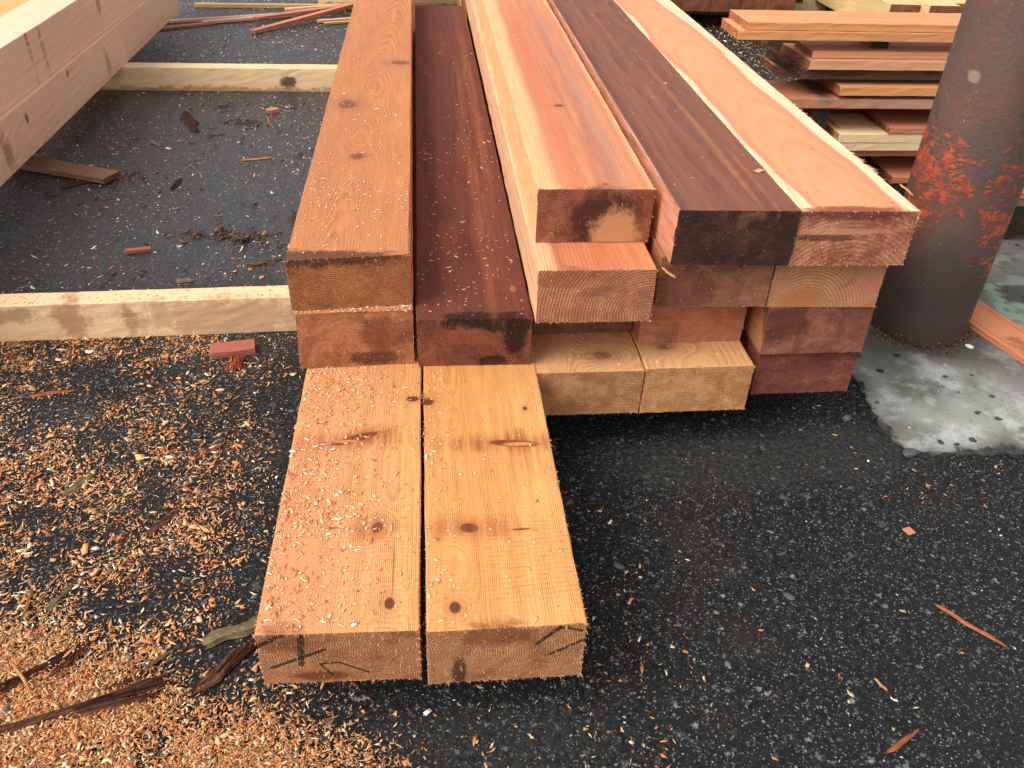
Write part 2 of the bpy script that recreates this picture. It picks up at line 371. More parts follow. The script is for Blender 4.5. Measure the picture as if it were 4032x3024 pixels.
# ------------------------------------------------------------ main stack of cedar timbers
CE = srgb
cedar = dict(
 A1=wood('cedar_A', CE(224, 156, 108), CE(230, 174, 106), CE(174, 100, 56), freq=300, pith=(.160, .060), wob=.0022, ringk=.42, streak=1.0, streakx=14, cord=.55,
   knots=[(.096, .374, .038, .0085, 22), (.14, .176, .0075, .010, -20), (.162, .041, .006, .009), (.185, .477, .010, .007), (.078, .178, .008, .0015)],
   blots=[(.03, .25, .0987, .05, .5, .01, .6, CE(222, 140, 100), .45, .6), (.09, .374, .0987, .09, .022, .01, .9, CE(150, 66, 30), .75, .8), (.14, .176, .0987, .03, .022, .01, .8, CE(168, 80, 38), .7, .8), (.083, .368, .0987, .020, .0040, .01, .15, CE(206, 142, 84), .85), (.165, .10, .0987, .0012, .05, .01, .3, CE(120, 66, 38), .6), (.075, -.0, .014, .036, .02, .010, .5, CE(110, 52, 30), .8), (.167, 0, .079, .010, .02, .006, .3, CE(150, 80, 48), .6), (.03, 0, .085, .028, .02, .02, .8, CE(120, 66, 40), .6)],
   endcol=CE(214, 152, 106), enddark=CE(138, 80, 50), endk=.75, endmott=.45, seed=1, cross=.25, saw=.8,
   marks=[((-.002, .074), (.032, .095), .0042), ((.055, .092), (.051, .038), .005), ((.014, .033), (.082, .066), .0032), ((.074, .038), (.098, .040), .0018), ((.098, .040), (.133, .018), .0018), ((.074, .038), (.088, .014), .0018)]),
 B1=wood('cedar_B', CE(224, 152, 86), CE(238, 184, 114), CE(178, 104, 54), freq=300, pith=(.040, .055), wob=.0022, ringk=.42, streak=1.0, streakx=14, cord=.55,
   knots=[(.142, .357, .036, .0075, -6), (.061, .175, .012, .009, -10), (.036, .036, .007, .009), (.006, .474, .010, .010), (.133, .168, .012, .0015), (.168, .447, .0035, .005)],
   blots=[(.135, .36, .1011, .085, .022, .01, .9, CE(150, 66, 30), .75, .8), (.15, .33, .1011, .03, .05, .01, .9, CE(176, 84, 40), .55, .8), (.061, .175, .1011, .06, .02, .01, .8, CE(168, 80, 38), .7, .8), (.148, .355, .1011, .025, .0042, .01, .15, CE(208, 148, 84), .9), (.041, 0, .022, .009, .02, .026, .6, CE(72, 36, 24), .85), (.09, 0, .085, .045, .02, .018, .9, CE(128, 66, 38), .7)],
   endcol=CE(218, 156, 106), enddark=CE(140, 82, 50), endk=.75, endmott=.45, seed=2, cross=.5, saw=.8,
   marks=[((.138, .068), (.166, .096), .0035), ((.166, .096), (.198, .086), .0022), ((.156, .046), (.200, .072), .0026)]),
 A2=wood('cedar_C', CE(200, 128, 80), CE(206, 138, 84), CE(140, 74, 44), pith=(.08, -.05), seed=3, endcol=CE(200, 130, 84), enddark=CE(124, 66, 42), endk=.5,
   blots=[(.12, 0, .015, .05, .02, .014, .9, CE(76, 36, 26), .8), (.15, 0, .06, .05, .02, .03, 1.0, CE(96, 52, 36), .55)]),
 A3=wood('cedar_D', CE(206, 132, 84), CE(214, 144, 88), CE(146, 80, 48), freq=270, pith=(.070, .128), wob=.006, ringk=.5, streak=.7, slope=-.04, slopez=-.045, cord=.30, knotk=.55, halo=CE(150, 92, 70),
   knots=[(.05, .813, .022, .030), (.172, 1.19, .024, .018), (.09, .46, .012, .016), (.046, .012, .004, .004)],
   endcol=CE(204, 134, 82), enddark=CE(108, 56, 32), endk=.9, endmott=.4, seed=4,
   blots=[(.03, 0, .095, .16, .02, .016, 1.0, CE(66, 32, 22), .8)]),
 B2=wood('cedar_E', CE(108, 56, 42), CE(130, 68, 48), CE(66, 34, 28), freq=260, pith=(.06, -.3), cord=.45, ringk=.5, streak=.9, streakx=30, seed=5, wob=.008,
   endcol=CE(140, 80, 56), enddark=CE(98, 52, 40), endk=.2, rough=.68, gloss=.25,
   blots=[(.13, 0, .092, .085, .02, .018, 1.0, CE(44, 22, 20), .95), (.172, 0, .055, .020, .02, .035, .9, CE(44, 22, 20), .95), (.13, 0, .010, .028, .02, .012, .9, CE(44, 22, 20), .9),
          (.135, .75, .099, .010, .8, .02, .6, CE(176, 108, 70), .35, .7), (.150, .25, .099, .006, .3, .02, .6, CE(176, 108, 70), .45, .6), (.165, 1.5, .099, .012, .9, .02, .6, CE(176, 108, 70), .4, .7), (.175, .10, .099, .006, .012, .02, .6, CE(160, 100, 62), .8)]),
 C1=wood('cedar_F', CE(222, 168, 116), CE(212, 156, 106), CE(140, 86, 52), seed=6, pith=(.16, -.06), freq=280, knots=[(.13, .05, .016, .012)], endcol=CE(232, 172, 118), enddark=CE(164, 104, 62), endk=.8, knotk=.45),
 D1=wood('cedar_G', CE(230, 176, 122), CE(220, 164, 110), CE(142, 88, 54), seed=7, pith=(.10, -.16), freq=280, knots=[(.05, .07, .014, .008)], endcol=CE(236, 176, 118), enddark=CE(168, 106, 64), endk=.6, knotk=.45),
 C2=wood('cedar_H', CE(176, 112, 74), CE(170, 104, 70), CE(110, 62, 42), seed=8, endcol=CE(150, 88, 60), enddark=CE(100, 54, 38), blots=[(.12, 0, .09, .03, .02, .02, .7, CE(84, 48, 32), .7)]),
 D2=wood('cedar_I', CE(186, 116, 78), CE(176, 108, 72), CE(116, 64, 44), seed=9, endcol=CE(196, 124, 88), enddark=CE(146, 84, 58), endk=.15, endmott=.5),
 D3=wood('cedar_J', CE(176, 112, 80), CE(166, 104, 74), CE(112, 64, 46), seed=10, pith=(.4, .3), endcol=CE(182, 122, 86), enddark=CE(132, 80, 58), endk=.4,
   blots=[(.055, 0, .03, .06, .02, .05, 1.1, CE(108, 56, 50), .6), (.14, 0, .083, .004, .02, .004, .3, CE(60, 32, 26), .9)]),
 E3=wood('cedar_K', CE(206, 142, 100), CE(196, 128, 92), CE(140, 80, 56), seed=11, pith=(.067, -.01), freq=170, endcol=CE(222, 160, 114), enddark=CE(156, 94, 64), endk=.55, endmott=.3,
   blots=[(.067, 0, .015, .045, .02, .024, .35, CE(186, 120, 66), .75), (.185, 0, .05, .03, .02, .06, .8, CE(200, 128, 100), .6, .5)]),
 E2=wood('cedar_L', CE(186, 124, 84), CE(176, 112, 76), CE(110, 62, 46), seed=12, endcol=CE(172, 104, 80), enddark=CE(104, 58, 46), endk=.2, pith=(.3, .2),
   blots=[(.03, 0, .07, .05, .02, .04, 1.0, CE(78, 42, 34), .7)]),
 E1=wood('cedar_M', CE(150, 86, 66), CE(140, 78, 60), CE(90, 48, 38), seed=13, endcol=CE(152, 82, 66), enddark=CE(96, 50, 42), endk=.15),
 D4=wood('cedar_N', CE(134, 82, 64), CE(152, 94, 68), CE(88, 50, 42), freq=240, pith=(.16, -.35), cord=.35, ringk=.45, streak=.95, streakx=34, seed=14, slope=.03,
   saps=[(.003, -1, .002, .002)], sapcol=CE(226, 156, 122), endcol=CE(84, 50, 38), enddark=CE(34, 18, 15), endk=.3, endspk=.12, rough=.68,
   blots=[(.14, .42, .0995, .007, .42, .02, .8, CE(196, 124, 72), .5, .6), (.165, .14, .0995, .004, .14, .02, .8, CE(206, 134, 80), .6, .6), (.06, 1.1, .0995, .008, .7, .02, .8, CE(168, 108, 80), .4, .7), (.10, .9, .0995, .006, .5, .02, .8, CE(190, 126, 90), .4, .7), (.045, .5, .0995, .004, .4, .02, .8, CE(150, 96, 76), .4, .7)]),
 E4=wood('cedar_O', CE(236, 164, 116), CE(228, 152, 108), CE(200, 116, 86), freq=130, pith=(.10, -.09), wob=.008, slopez=.05, ringk=.30, streak=.8, streakx=10, seed=15,
   saps=[(.166, 1, .005, .085), (.020, -1, .005, .09)], sapcol=CE(250, 222, 178), endcol=CE(222, 152, 114), enddark=CE(136, 70, 54), endk=.45, endmott=.8,
   blots=[(.085, 0, .095, .10, .02, .012, .8, CE(116, 50, 40), .8), (.06, 0, .052, .055, .02, .006, .6, CE(88, 44, 36), .75), (.07, 0, .063, .085, .02, .006, .5, CE(216, 150, 118), .6)]),
 C4=wood('cedar_P', CE(228, 156, 108), CE(208, 130, 90), CE(176, 102, 76), freq=240, pith=(.12, .02), wob=.010, ringk=.3, streak=1, streakx=13, seed=16,
   saps=[(.035, -1, .016, .045), (.192, 1, .010, .02)], sapcol=CE(240, 188, 134), knots=[(.095, .449, .010, .008), (.117, .019, .006, .004)], endcol=CE(176, 106, 78), enddark=CE(104, 54, 42), endk=.6,
   blots=[(.115, 0, .04, .062, .02, .062, .5, CE(62, 30, 26), .9), (.135, 0, .018, .042, .02, .042, .7, CE(198, 144, 98), .95), (.145, .5, .0995, .022, .9, .02, .5, CE(164, 112, 96), .55, .7), (.150, .9, .0995, .006, .9, .02, .9, CE(186, 146, 136), .4, .7), (.11, .5, .0995, .030, .9, .02, .6, CE(170, 104, 80), .5, .7), (.07, .55, .0995, .012, .8, .03, .5, CE(206, 100, 72), .35, .5)]),
 C3=wood('cedar_Q', CE(226, 156, 110), CE(206, 120, 78), CE(160, 84, 56), freq=190, pith=(.19, .01), ringk=.4, streak=1, streakx=24, seed=17,
   saps=[(.03, -1, .010, .03)], sapcol=CE(238, 190, 146), endcol=CE(216, 150, 108), enddark=CE(132, 74, 52), endk=.75, endmott=.5,
   blots=[(.045, 0, .085, .05, .02, .016, 1.0, CE(132, 68, 46), .5)]),
)
GRP = 'sawn cedar timbers of the main stack'
BEAMS = [  # key, x, y, yaw, w, zb, h, skew(3), length, fuzz, fibre, label
 ('A1', -.1602, -.1523, .00981, .1994, .0911, .0987, (.0026, -.0034, -.0019), 3.6, 2600, 'pale knotty front timber covered in sawdust, black cross drawn on its end'),
 ('B1', .0485, -.1628, -.00032, .1992, .0910, .1011, (-.0012, 0, .0024), 2.9, 2600, 'pale knotty front timber with slanting black strokes at the right of its end'),
 ('A2', -.1660, .4296, -.00511, .1990, .1909, .1048, (-.0097, .0089, .0114), 4.2, 1100, 'brown timber lying under the orange grained timber, only its end and a narrow ledge showing'),
 ('A3', -.1709, .4474, -.00266, .2017, .2968, .0978, (-.0087, .0165, -.0030), 4.5, 900, 'orange timber with wavy grain and two big knots, topmost at left of stack'),
 ('B2', .0391, .4134, -.00208, .2000, .1931, .0987, (.0032, -.0031, -.0036), 2.50, 800, 'dark red brown timber dusted with chips, sunk lower between its two paler neighbours'),
 ('C1', .2455, .3917, -.00086, .1997, .0910, .0987, (.0026, .0002, -.0042), 4.2, 900, 'tan timber in bottom layer, directly right of the long front pair'),
 ('D1', .4485, .3943, -.00143, .2017, .0912, .1003, (-.0011, .0022, -.0003), 4.2, 900, 'tan timber in bottom layer beside the two dark red brown ends'),
 ('C2', .2480, .5200, 0, .1997, .1905, .0990, (0, 0, 0), 4.0, 200, 'deeply recessed timber of which only a thin shaded strip of end shows'),
 ('D2', .4497, .4779, -.00116, .2001, .1927, .1006, (-.0019, .0038, 0), 4.0, 500, 'plain brown timber end set back above the tan one in the second layer'),
 ('D3', .4586, .4321, .00211, .2003, .2950, .0995, (.0033, -.0061, 0), 4.0, 500, 'brown timber end with a small dark pin knot, directly under the black stained end'),
 ('E3', .6621, .4288, .00239, .2008, .2919, .0995, (.0033, -.0061, 0), 4.0, 500, 'light brown timber end with an amber half moon of heartwood at its foot'),
 ('E2', .6701, .4309, -.00019, .1987, .1916, .0992, (-.0001, .0002, .0002), 4.0, 500, 'red brown timber at right of second layer with its tan left side showing'),
 ('E1', .6769, .4440, -.00120, .1978, .0908, .0990, (-.0014, .0028, 0), 4.0, 500, 'dark red timber at the bottom right corner of stack nearest the concrete'),
 ('D4', .4631, .3945, .00208, .2020, .3961, .0993, (.0045, -.0070, -.0012), 4.4, 500, 'purplish brown timber on top with an almost black cut end'),
 ('E4', .6692, .3948, -.00503, .2003, .3929, .0994, (.0018, -.0032, -.0002), 4.6, 1200, 'peach timber with cream sapwood edges on top, rightmost beside the steel pole'),
 ('C4', .2476, .4942, .00319, .2001, .3926, .0995, (.0026, -.0024, -.0029), 4.4, 600, 'topmost orange timber whose end has a dark stain round a pale patch'),
 ('C3', .2421, .3940, .00047, .1995, .2910, .1006, (.0001, -.0007, .0007), 4.2, 900, 'orange timber projecting under the one with the pale patch, curved rings on its end'),
]
BX = {}
for k, x, y, yaw, w_, zb, h_, sk, L, fz, lab in BEAMS:
    o = timber('cedar_timber', x, y, yaw, w_, zb, h_, L, cedar[k], fibre_dark if k in ('B2', 'D4', 'E1', 'E2') else fibre_light, lab, 'timber', GRP,
               tuft=((.14, .27, 1, 45, .009), (.45, .60, 1, 26, .005)) if k == 'E4' else ((.36, .41, 0, 16, .006), (.47, .50, 0, 14, .010)) if k == 'B1' else (),
               skew=sk, fuzz=fz, edge_fuzz=160 if k in ('A1', 'B1', 'A3', 'E4', 'C4', 'D4', 'B2') else 0)
    BX[k] = (x, y, yaw, w_, zb+h_, L)

# ------------------------------------------------------------ boards and other sawn pieces (grain along X)
def piece_x(name, x0, x1, y0, y1, z0, z1, mat, label, cat='board', group=None, cut=0.0, jit=.0008, yaw=0):
    """board running along X; its left cut may be skewed by cut; modelled as a timber turned a quarter"""
    V, F, mi = timber_mesh(y1-y0, z1-z0, x1-x0, skew=(0, cut, 0), jit=jit, fuzz=220, fuzzlen=.004, bev=.0012)
    V = [(v[1], (y1-y0)-v[0], v[2]) for v in V]
    o = link(name, V, F, [mat, fibre_light], (x0, y0, z0), yaw, mi=mi)
    return tag(o, label, cat, group)
def bwood(n, a, b, l, **k):
    k.setdefault('axis', 'X'); return wood(n, a, b, l, **k)
cream = dict(freq=200, pith=(.1, -.3), ringk=.25, wob=.01)
sl1 = bwood('sleeper_wood', CE(246, 216, 170), CE(240, 204, 160), CE(206, 160, 118), seed=21, dirt=.7, streak=.8, blots=[
    (0, .30, .05, .05, .035, .05, 1.6, CE(168, 112, 82), .7, .55), (0, .42, .04, .03, .012, .05, 1.6, CE(168, 112, 82), .6, .55), (0, .10, .065, .05, .12, .02, 1.2, CE(148, 96, 72), .5), (0, .62, .04, .03, .2, .05, 1.2, CE(176, 132, 104), .55)], **cream)
sl2 = bwood('sleeper_wood_pale', CE(246, 216, 168), CE(238, 202, 154), CE(200, 156, 112), seed=23, dirt=.6, blots=[(0, 1.17, .04, .06, .032, .022, .9, CE(70, 66, 48), .9), (0, .8, .0, .06, .7, .016, 1.2, CE(130, 90, 54), .6)], **cream)
SG = 'pale bearers laid across the asphalt'
# near bearer is slightly skewed in plan
o = piece_x('wood_bearer', 0, 2.05, 0, .056, 0, .090, sl1, 'cream bearer on the ground under the near end of the stack, stained brown in places', 'bearer', SG)
o.location = (-1.02, .828, 0); o.rotation_euler = (0, 0, R(2.1))
o = piece_x('wood_bearer', -1.65, 1.0, 2.700, 2.770, 0, .090, sl2, 'cream bearer with a black smudge on its face, crossing behind the bark scraps', 'bearer', SG)
o = piece_x('wood_bearer', -.516, 1.0, 4.345, 4.43, 0, .09, sl2, 'short far bearer at the top edge of the picture behind the timber stack', 'bearer', SG)

# left pile of 6x6 timbers
fir = lambda n, s, **k: wood(n, CE(252, 216, 182), CE(250, 204, 168), CE(206, 154, 126), freq=170, pith=(-.2, -.2), ringk=.15, fibre=.15, seed=s, dirt=.12, saw=.3, wob=.01, **k)
LG = 'square timbers of the left pile'
drips = [(.150, 1.43, .09, .03, .010, .070, 1.3, CE(150, 96, 68), .75, .6), (.150, 1.53, .07, .03, .011, .09, 1.2, CE(140, 90, 62), .75, .6), (.150, 2.1, .11, .03, .02, .05, 1.3, CE(150, 96, 66), .6), (.150, .95, .12, .03, .03, .03, 1.2, CE(160, 104, 76), .5)]
low = [(.150, .63+.35, .12, .02, .010, .012, .3, CE(112, 62, 42), .8), (.150, 1.60, .125, .02, .010, .012, .3, CE(112, 62, 42), .8), (.150, 1.22, .10, .02, .010, .014, .3, CE(112, 62, 42), .8), (.150, 1.05, .05, .03, .03, .06, 1.3, CE(130, 84, 62), .55), (.150, 2.0, .05, .03, .03, .05, 1.3, CE(140, 90, 66), .5), (.150, .7, .06, .03, .025, .05, 1.3, CE(128, 90, 70), .5),
       (.150, 1.5, .010, .03, 3.0, .016, .3, CE(232, 196, 164), .6)]
timber('square_timber', -1.250, .55, -.003, .148, .0905, .146, 3.13, fir('fir_lower', 31, blots=low), fibre_light, 'long pinkish square timber at the bottom right edge of the left pile', 'timber', LG, edge_fuzz=60)
timber('square_timber', -1.405, .60, 0, .150, .0905, .146, 3.1, fir('fir_lower_b', 35), fibre_light, 'bottom timber of the left pile, hidden behind the outer one', 'timber', LG)
timber('square_timber', -1.270, .52, .002, .147, .2375, .150, 3.5, fir('fir_upper', 32, blots=drips), fibre_light, 'pinkish square timber with two dark drip stains, top outer edge of the left pile', 'timber', LG, edge_fuzz=60)
timber('square_timber', -1.415, .55, .002, .150, .2375, .150, 3.5, wood('fir_top', CE(232, 186, 120), CE(226, 176, 112), CE(176, 116, 70), freq=170, pith=(.1, -.2), ringk=.3, seed=33), fibre_light, 'yellowish square timber in the top left corner of the picture', 'timber', LG)

# board stack behind the pole
BG = 'boards stacked behind the pole'
b_or = bwood('board_orange', CE(232, 164, 108), CE(222, 148, 96), CE(180, 106, 68), seed=41, freq=150, pith=(.08, -.02), ringk=.5, endcol=CE(190, 120, 76), enddark=CE(136, 72, 44))
b_pk = bwood('board_pink', CE(232, 172, 132), CE(222, 158, 118), CE(176, 112, 82), seed=42, freq=160, pith=(.1, -.1), ringk=.3, endcol=CE(150, 96, 66), enddark=CE(96, 58, 40))
b_rd = bwood('board_red', CE(198, 126, 94), CE(206, 138, 106), CE(140, 80, 60), seed=43, freq=140, pith=(.08, -.05), ringk=.35, endcol=CE(140, 70, 50), enddark=CE(90, 44, 34))
b_wh = bwood('board_white', CE(252, 224, 178), CE(246, 210, 160), CE(212, 160, 112), seed=44, freq=160, pith=(.1, -.3), ringk=.2, endcol=CE(200, 160, 112), enddark=CE(150, 110, 72), blots=[(.1, .22, .026, .05, .05, .02, 1.0, CE(206, 130, 86), .5)])
b_wd = bwood('board_brown', CE(212, 142, 100), CE(198, 126, 90), CE(136, 82, 62), seed=45, freq=150, pith=(.09, -.06), ringk=.35, endcol=CE(150, 86, 60), enddark=CE(96, 52, 40), dirt=.2,
             blots=[(.09, .20, .03, .16, .03, .02, 1.2, CE(92, 70, 60), .8), (0, .55, .02, .03, .35, .02, .8, CE(196, 160, 140), .7)])  # darker patch across the top near the left end
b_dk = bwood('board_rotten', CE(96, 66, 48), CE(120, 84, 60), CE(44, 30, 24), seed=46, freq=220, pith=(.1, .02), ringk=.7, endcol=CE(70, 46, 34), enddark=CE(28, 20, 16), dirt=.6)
XR = 2.9
for (x0, y0, y1, z0, z1, mt, cut, lab) in [
  (.909, 1.450, 1.600, .5365, .5565, b_or, .0, 'topmost orange board of the stack behind the pole, with a rounded bark-side front edge'),
  (.888, 1.447, 1.590, .5120, .5355, b_or, .0, 'second board from the top behind the pole, sticking out furthest left'),
  (1.115, 1.470, 1.600, .4620, .4810, b_pk, .0, 'pink board just below the dark gap under the two top boards'),
  (1.095, 1.452, 1.640, .4360, .4610, b_pk, .01, 'dusty pink board second under the dark gap, beside the rotten end'),
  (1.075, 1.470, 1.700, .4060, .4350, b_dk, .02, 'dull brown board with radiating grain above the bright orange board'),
  (1.208, 1.448, 1.655, .3680, .3925, b_or, .0, 'bright orange board with a torn hairy left end, mid height behind the pole'),
  (.985, 1.455, 1.635, .3300, .3565, b_wd, .0, 'wide brown board with a grey patch, lying over the black gap'),
  (1.388, 1.452, 1.627, .2595, .2770, b_rd, .0, 'short red board lying on the white board'),
  (1.243, 1.455, 1.640, .2325, .2580, b_wh, .0, 'creamy white board with a splintered left corner'),
  (1.225, 1.457, 1.600, .2080, .2315, b_wh, .0, 'pale tan board directly under the white one'),
  (1.180, 1.475, 1.640, .1850, .2070, b_rd, .0, 'brown board partly hidden behind the timber stack, under the pale boards'),
  (1.442, 1.452, 1.640, .1110, .1300, b_rd, .0, 'red board near the bottom, just left of the pole'),
  (1.300, 1.490, 1.680, .0900, .1100, b_dk, .0, 'dark weathered board at the bottom of the stack behind the pole')]:
    piece_x('sawn_board', x0, XR + random.uniform(-.2, .2), y0, y1, z0, z1, mt, lab, 'board', BG, cut=cut, yaw=0)
# second row and spacers
piece_x('sawn_board', 1.112, 2.9, 1.665, 1.83, .3570, .3800, b_pk, 'small grey pink board end peeping out behind the wide brown board', 'board', BG)
piece_x('sawn_board', 1.170, 2.9, 1.650, 1.80, .3805, .4150, b_wd, 'weathered board end below the dark rotten end', 'board', BG)
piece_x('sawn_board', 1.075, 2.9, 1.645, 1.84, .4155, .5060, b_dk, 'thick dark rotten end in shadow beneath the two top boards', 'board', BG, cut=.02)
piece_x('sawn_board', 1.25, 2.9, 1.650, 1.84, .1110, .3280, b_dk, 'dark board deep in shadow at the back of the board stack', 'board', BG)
k = dict(jit=.001)
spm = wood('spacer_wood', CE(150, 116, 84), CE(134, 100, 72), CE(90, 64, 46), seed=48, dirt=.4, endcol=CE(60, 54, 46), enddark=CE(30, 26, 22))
def spacer(x, y0, y1, z0, z1, w_, lab): timber('spacer_block', x, y0, 0, w_, z0, z1-z0, y1-y0, spm, fibre_dark, lab, 'spacer', 'spacers between the boards')
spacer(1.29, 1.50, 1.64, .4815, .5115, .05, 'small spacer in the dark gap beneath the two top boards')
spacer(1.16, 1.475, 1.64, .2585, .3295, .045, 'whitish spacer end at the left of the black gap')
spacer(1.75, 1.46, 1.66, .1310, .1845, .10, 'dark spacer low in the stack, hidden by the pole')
blk = wood('bunk_wood', CE(96, 84, 70), CE(84, 72, 60), CE(44, 38, 32), seed=49, dirt=.5, endcol=CE(34, 32, 28), enddark=CE(18, 17, 16), streakx=60)
timber('bunk_timber', 1.735, 1.283, 0, .22, .006, .104, .8, blk, fibre_dark, 'weathered grey bunk with a black end standing on the concrete right of the pole', 'bearer', None)
timber('bunk_timber', 1.20, 1.50, 0, .09, .006, .083, .3, blk, fibre_dark, 'low dark bunk under the left end of the board stack', 'bearer', None)
piece_x('sawn_board', 1.66, 2.9, 1.33, 1.48, .1115, .1290, b_rd, 'lower reddish board on the dark bunk at the right edge', 'board', BG)
piece_x('sawn_board', 1.64, 2.9, 1.345, 1.448, .1300, .1510, b_pk, 'upper pinkish board on the dark bunk at the right edge', 'board', BG)

# far piles at the top right
FG = 'brown squares of the far pile'
for i in range(-2, 4):
    x = 1.441+.1545*i
    mt = wood('far_brown', CE(176, 112, 76), CE(160, 98, 66), CE(100, 58, 40), seed=60+i, endcol=CE(150+3*i, 90+2*i, 62), enddark=CE(96, 54, 38), endk=.3)
    for j in range(2):
        lab = ('brown square timber end, %s from the left in the %s course of the far pile' % (['first', 'second', 'third', 'fourth', 'fifth', 'sixth'][i+2], ['lower', 'upper'][j]))
        timber('square_timber', x, 3.88+random.uniform(-.008, .008)+.02*j, 0, .1515, .0915+.151*j, .150, 2.0, mt, fibre_dark, lab, 'timber', FG, fuzz=60)
timber('square_timber', 1.441+.1545*4, 4.15, 0, .1515, .0915, .150, 1.8, spm, fibre_dark, 'recessed timber added for the dark shade in the gap right of the far brown pile', 'timber', FG)  # added timber with a dark end, stands for the shaded gap
piece_x('wood_bearer', 1.0, 2.4, 4.25, 4.35, 0, .0905, sl2, 'bearer in the black shadow beneath the far brown pile', 'bearer', SG)
pale = lambda s, **k: wood('far_pale', CE(232, 200, 146), CE(226, 190, 134), CE(196, 152, 100), freq=120, pith=(.1, -.1), ringk=.25, seed=s, endcol=CE(170, 112, 72), enddark=CE(110, 62, 42), **k)
for i, (dy, zt, lab) in enumerate([(0, .240, 'big pale square timber with a streaked end and its long left side showing, top right'), (-.075, .252, 'pale square timber whose brown end sticks forward most, top right'), (.05, .240, 'pale square timber end just left of the pole top'), (.02, .24, 'pale square timber hidden behind the pole top')]):
    timber('square_timber', 2.322+.1585*i, 3.375+dy, 0, .1525, zt-.149, .149, 2.6, pale(70+i), fibre_light, lab, 'timber', 'pale squares of the far right pile', fuzz=60)
piece_x('wood_bearer', 2.2, 3.1, 3.75, 3.85, 0, .0905, sl2, 'bearer in shadow beneath the pale far right pile', 'bearer', SG)

# ------------------------------------------------------------ steel pole
def pole_mat():
    M = Mat('rusty_steel', .5, .3); o = M.co(); x, y, z = M.sep(o)
    n = M.noise(o, 6, 5, .6); n2 = M.noise(M.scale(o, 1, 1, .35, (2, 0, 0)), 18, 5, .65); f = M.noise(o, 240, 3, .7); ft = M.noise(o, 70, 4, .7)
    c = M.mix(n.sm(.35, .65), srgb(88, 75, 68), srgb(112, 78, 66))
    c = M.mix(n2.sm(.5, .7)*.6, c, srgb(90, 84, 76))
    c = M.mix(f.sm(.55, .75)*.35, c, srgb(140, 112, 94))
    # darker lower half
    lo = z + (n2-.5)*.14
    c = M.mix(lo.sm(.34, .12)*.7, c, srgb(52, 46, 43))
    ov = M.noise(M.scale(o, 1, 1, 1, (7, 0, 0)), 7, 4, .6)
    c = M.mix(ov.sm(.55, .7)*.35, c, srgb(72, 70, 68))
    # flaking orange paint: left patch and a scatter to the right
    sx = x*.819 - y*.574; fr = (x*-.574 - y*.819).sm(-.03, .01)
    uv = M.vec(sx, z, 0.0)
    pn = M.noise(M.scale(uv, 1, 1, 1, (3, 5, 0), (0, 0, .5)), 24, 6, .66, .8); pn2 = M.noise(M.scale(uv, 1, 2.2, 1, (0, 2, 0), (0, 0, -.45)), 60, 3, .6)
    def patch(cx, cz, rx, rz, thr):
        u = (sx-cx + (z-cz)*.15)/rx; v = (z-cz + sx*.12)/rz
        d = (u*u+v*v)
        return (pn + (pn2-.5)*.7 - d*.08).sm(thr-.008, thr+.008)
    p = patch(-.055, .385, .062, .062, .40).max(patch(.085, .34, .035, .11, .46)).max(patch(-.06, .30, .04, .035, .46)).max(patch(.04, .40, .04, .02, .50))*fr
    front = fr
    pc = M.mix(M.noise(o, 40, 3).sm(.35, .65), srgb(150, 66, 52), srgb(206, 92, 56))
    pc = M.mix(ft.sm(.55, .7)*.5, pc, srgb(110, 56, 44))
    p = p*ft.sm(.36, .44)
    streakp = M.noise(M.scale(uv, 14, 70, 1, (0, 0, 0), (0, 0, .5)), 1, 3, .6)
    c = M.mix(p*streakp.sm(.32, .55)*.88, c, pc)
    spot = M.noise(M.scale(uv, 1, 1, 1, (8, 1, 0)), 110, 4, .8)
    c = M.mix(spot.sm(.60, .72)*.45, c, srgb(56, 42, 38))
    run = M.noise(M.scale(uv, 70, 5, 1, (4, 0, 0)), 1, 4, .7)
    c = M.mix(run.sm(.55, .72)*.35, c, srgb(108, 72, 54))
    c = M.mix(run.sm(.42, .30)*.35, c, srgb(70, 66, 66))
    # pale scuffs
    u = (sx+.05)/.013; v = (z-.60)/.013
    c = M.mix(((u*u+v*v).sqrt()+(ft-.5)*.9).sm(1.1, .7)*.8*front, c, srgb(150, 132, 108))
    sc1 = M.noise(M.scale(o, 260, 260, 45, (0, 0, 0), (.1, .2, 0)), 1, 2)
    c = M.mix(sc1.sm(.68, .76)*.6*z.sm(.3, .45)*(sx+.05).abs().sm(.05, .0), c, srgb(170, 150, 140))
    M.bump(f*.6 + ft*1.6 + p*1.2 + spot*1.2 + n2*1.5, .7, .0016)
    return M.out(c, n2*.3 + .34 + f*.12)
PR = .112; V = []; F = []; seg = 96; zs = [0, .004, .02] + [i*.1 for i in range(1, 32)]
for z in zs:
    for i in range(seg):
        a = i/seg*2*math.pi; r = PR
        V.append((math.cos(a)*r, math.sin(a)*r, z))
for j in range(len(zs)-1):
    for i in range(seg): F.append((j*seg+i, j*seg+(i+1) % seg, (j+1)*seg+(i+1) % seg, (j+1)*seg+i))
F.append(tuple(range((len(zs)-1)*seg, len(zs)*seg)))
pole = link('steel_pole', V, F, [pole_mat()], (1.237, .832, .004), 0, smooth=True)
tag(pole, 'thick round dark rusty steel pole with flaking orange paint, standing on the concrete', 'pole')

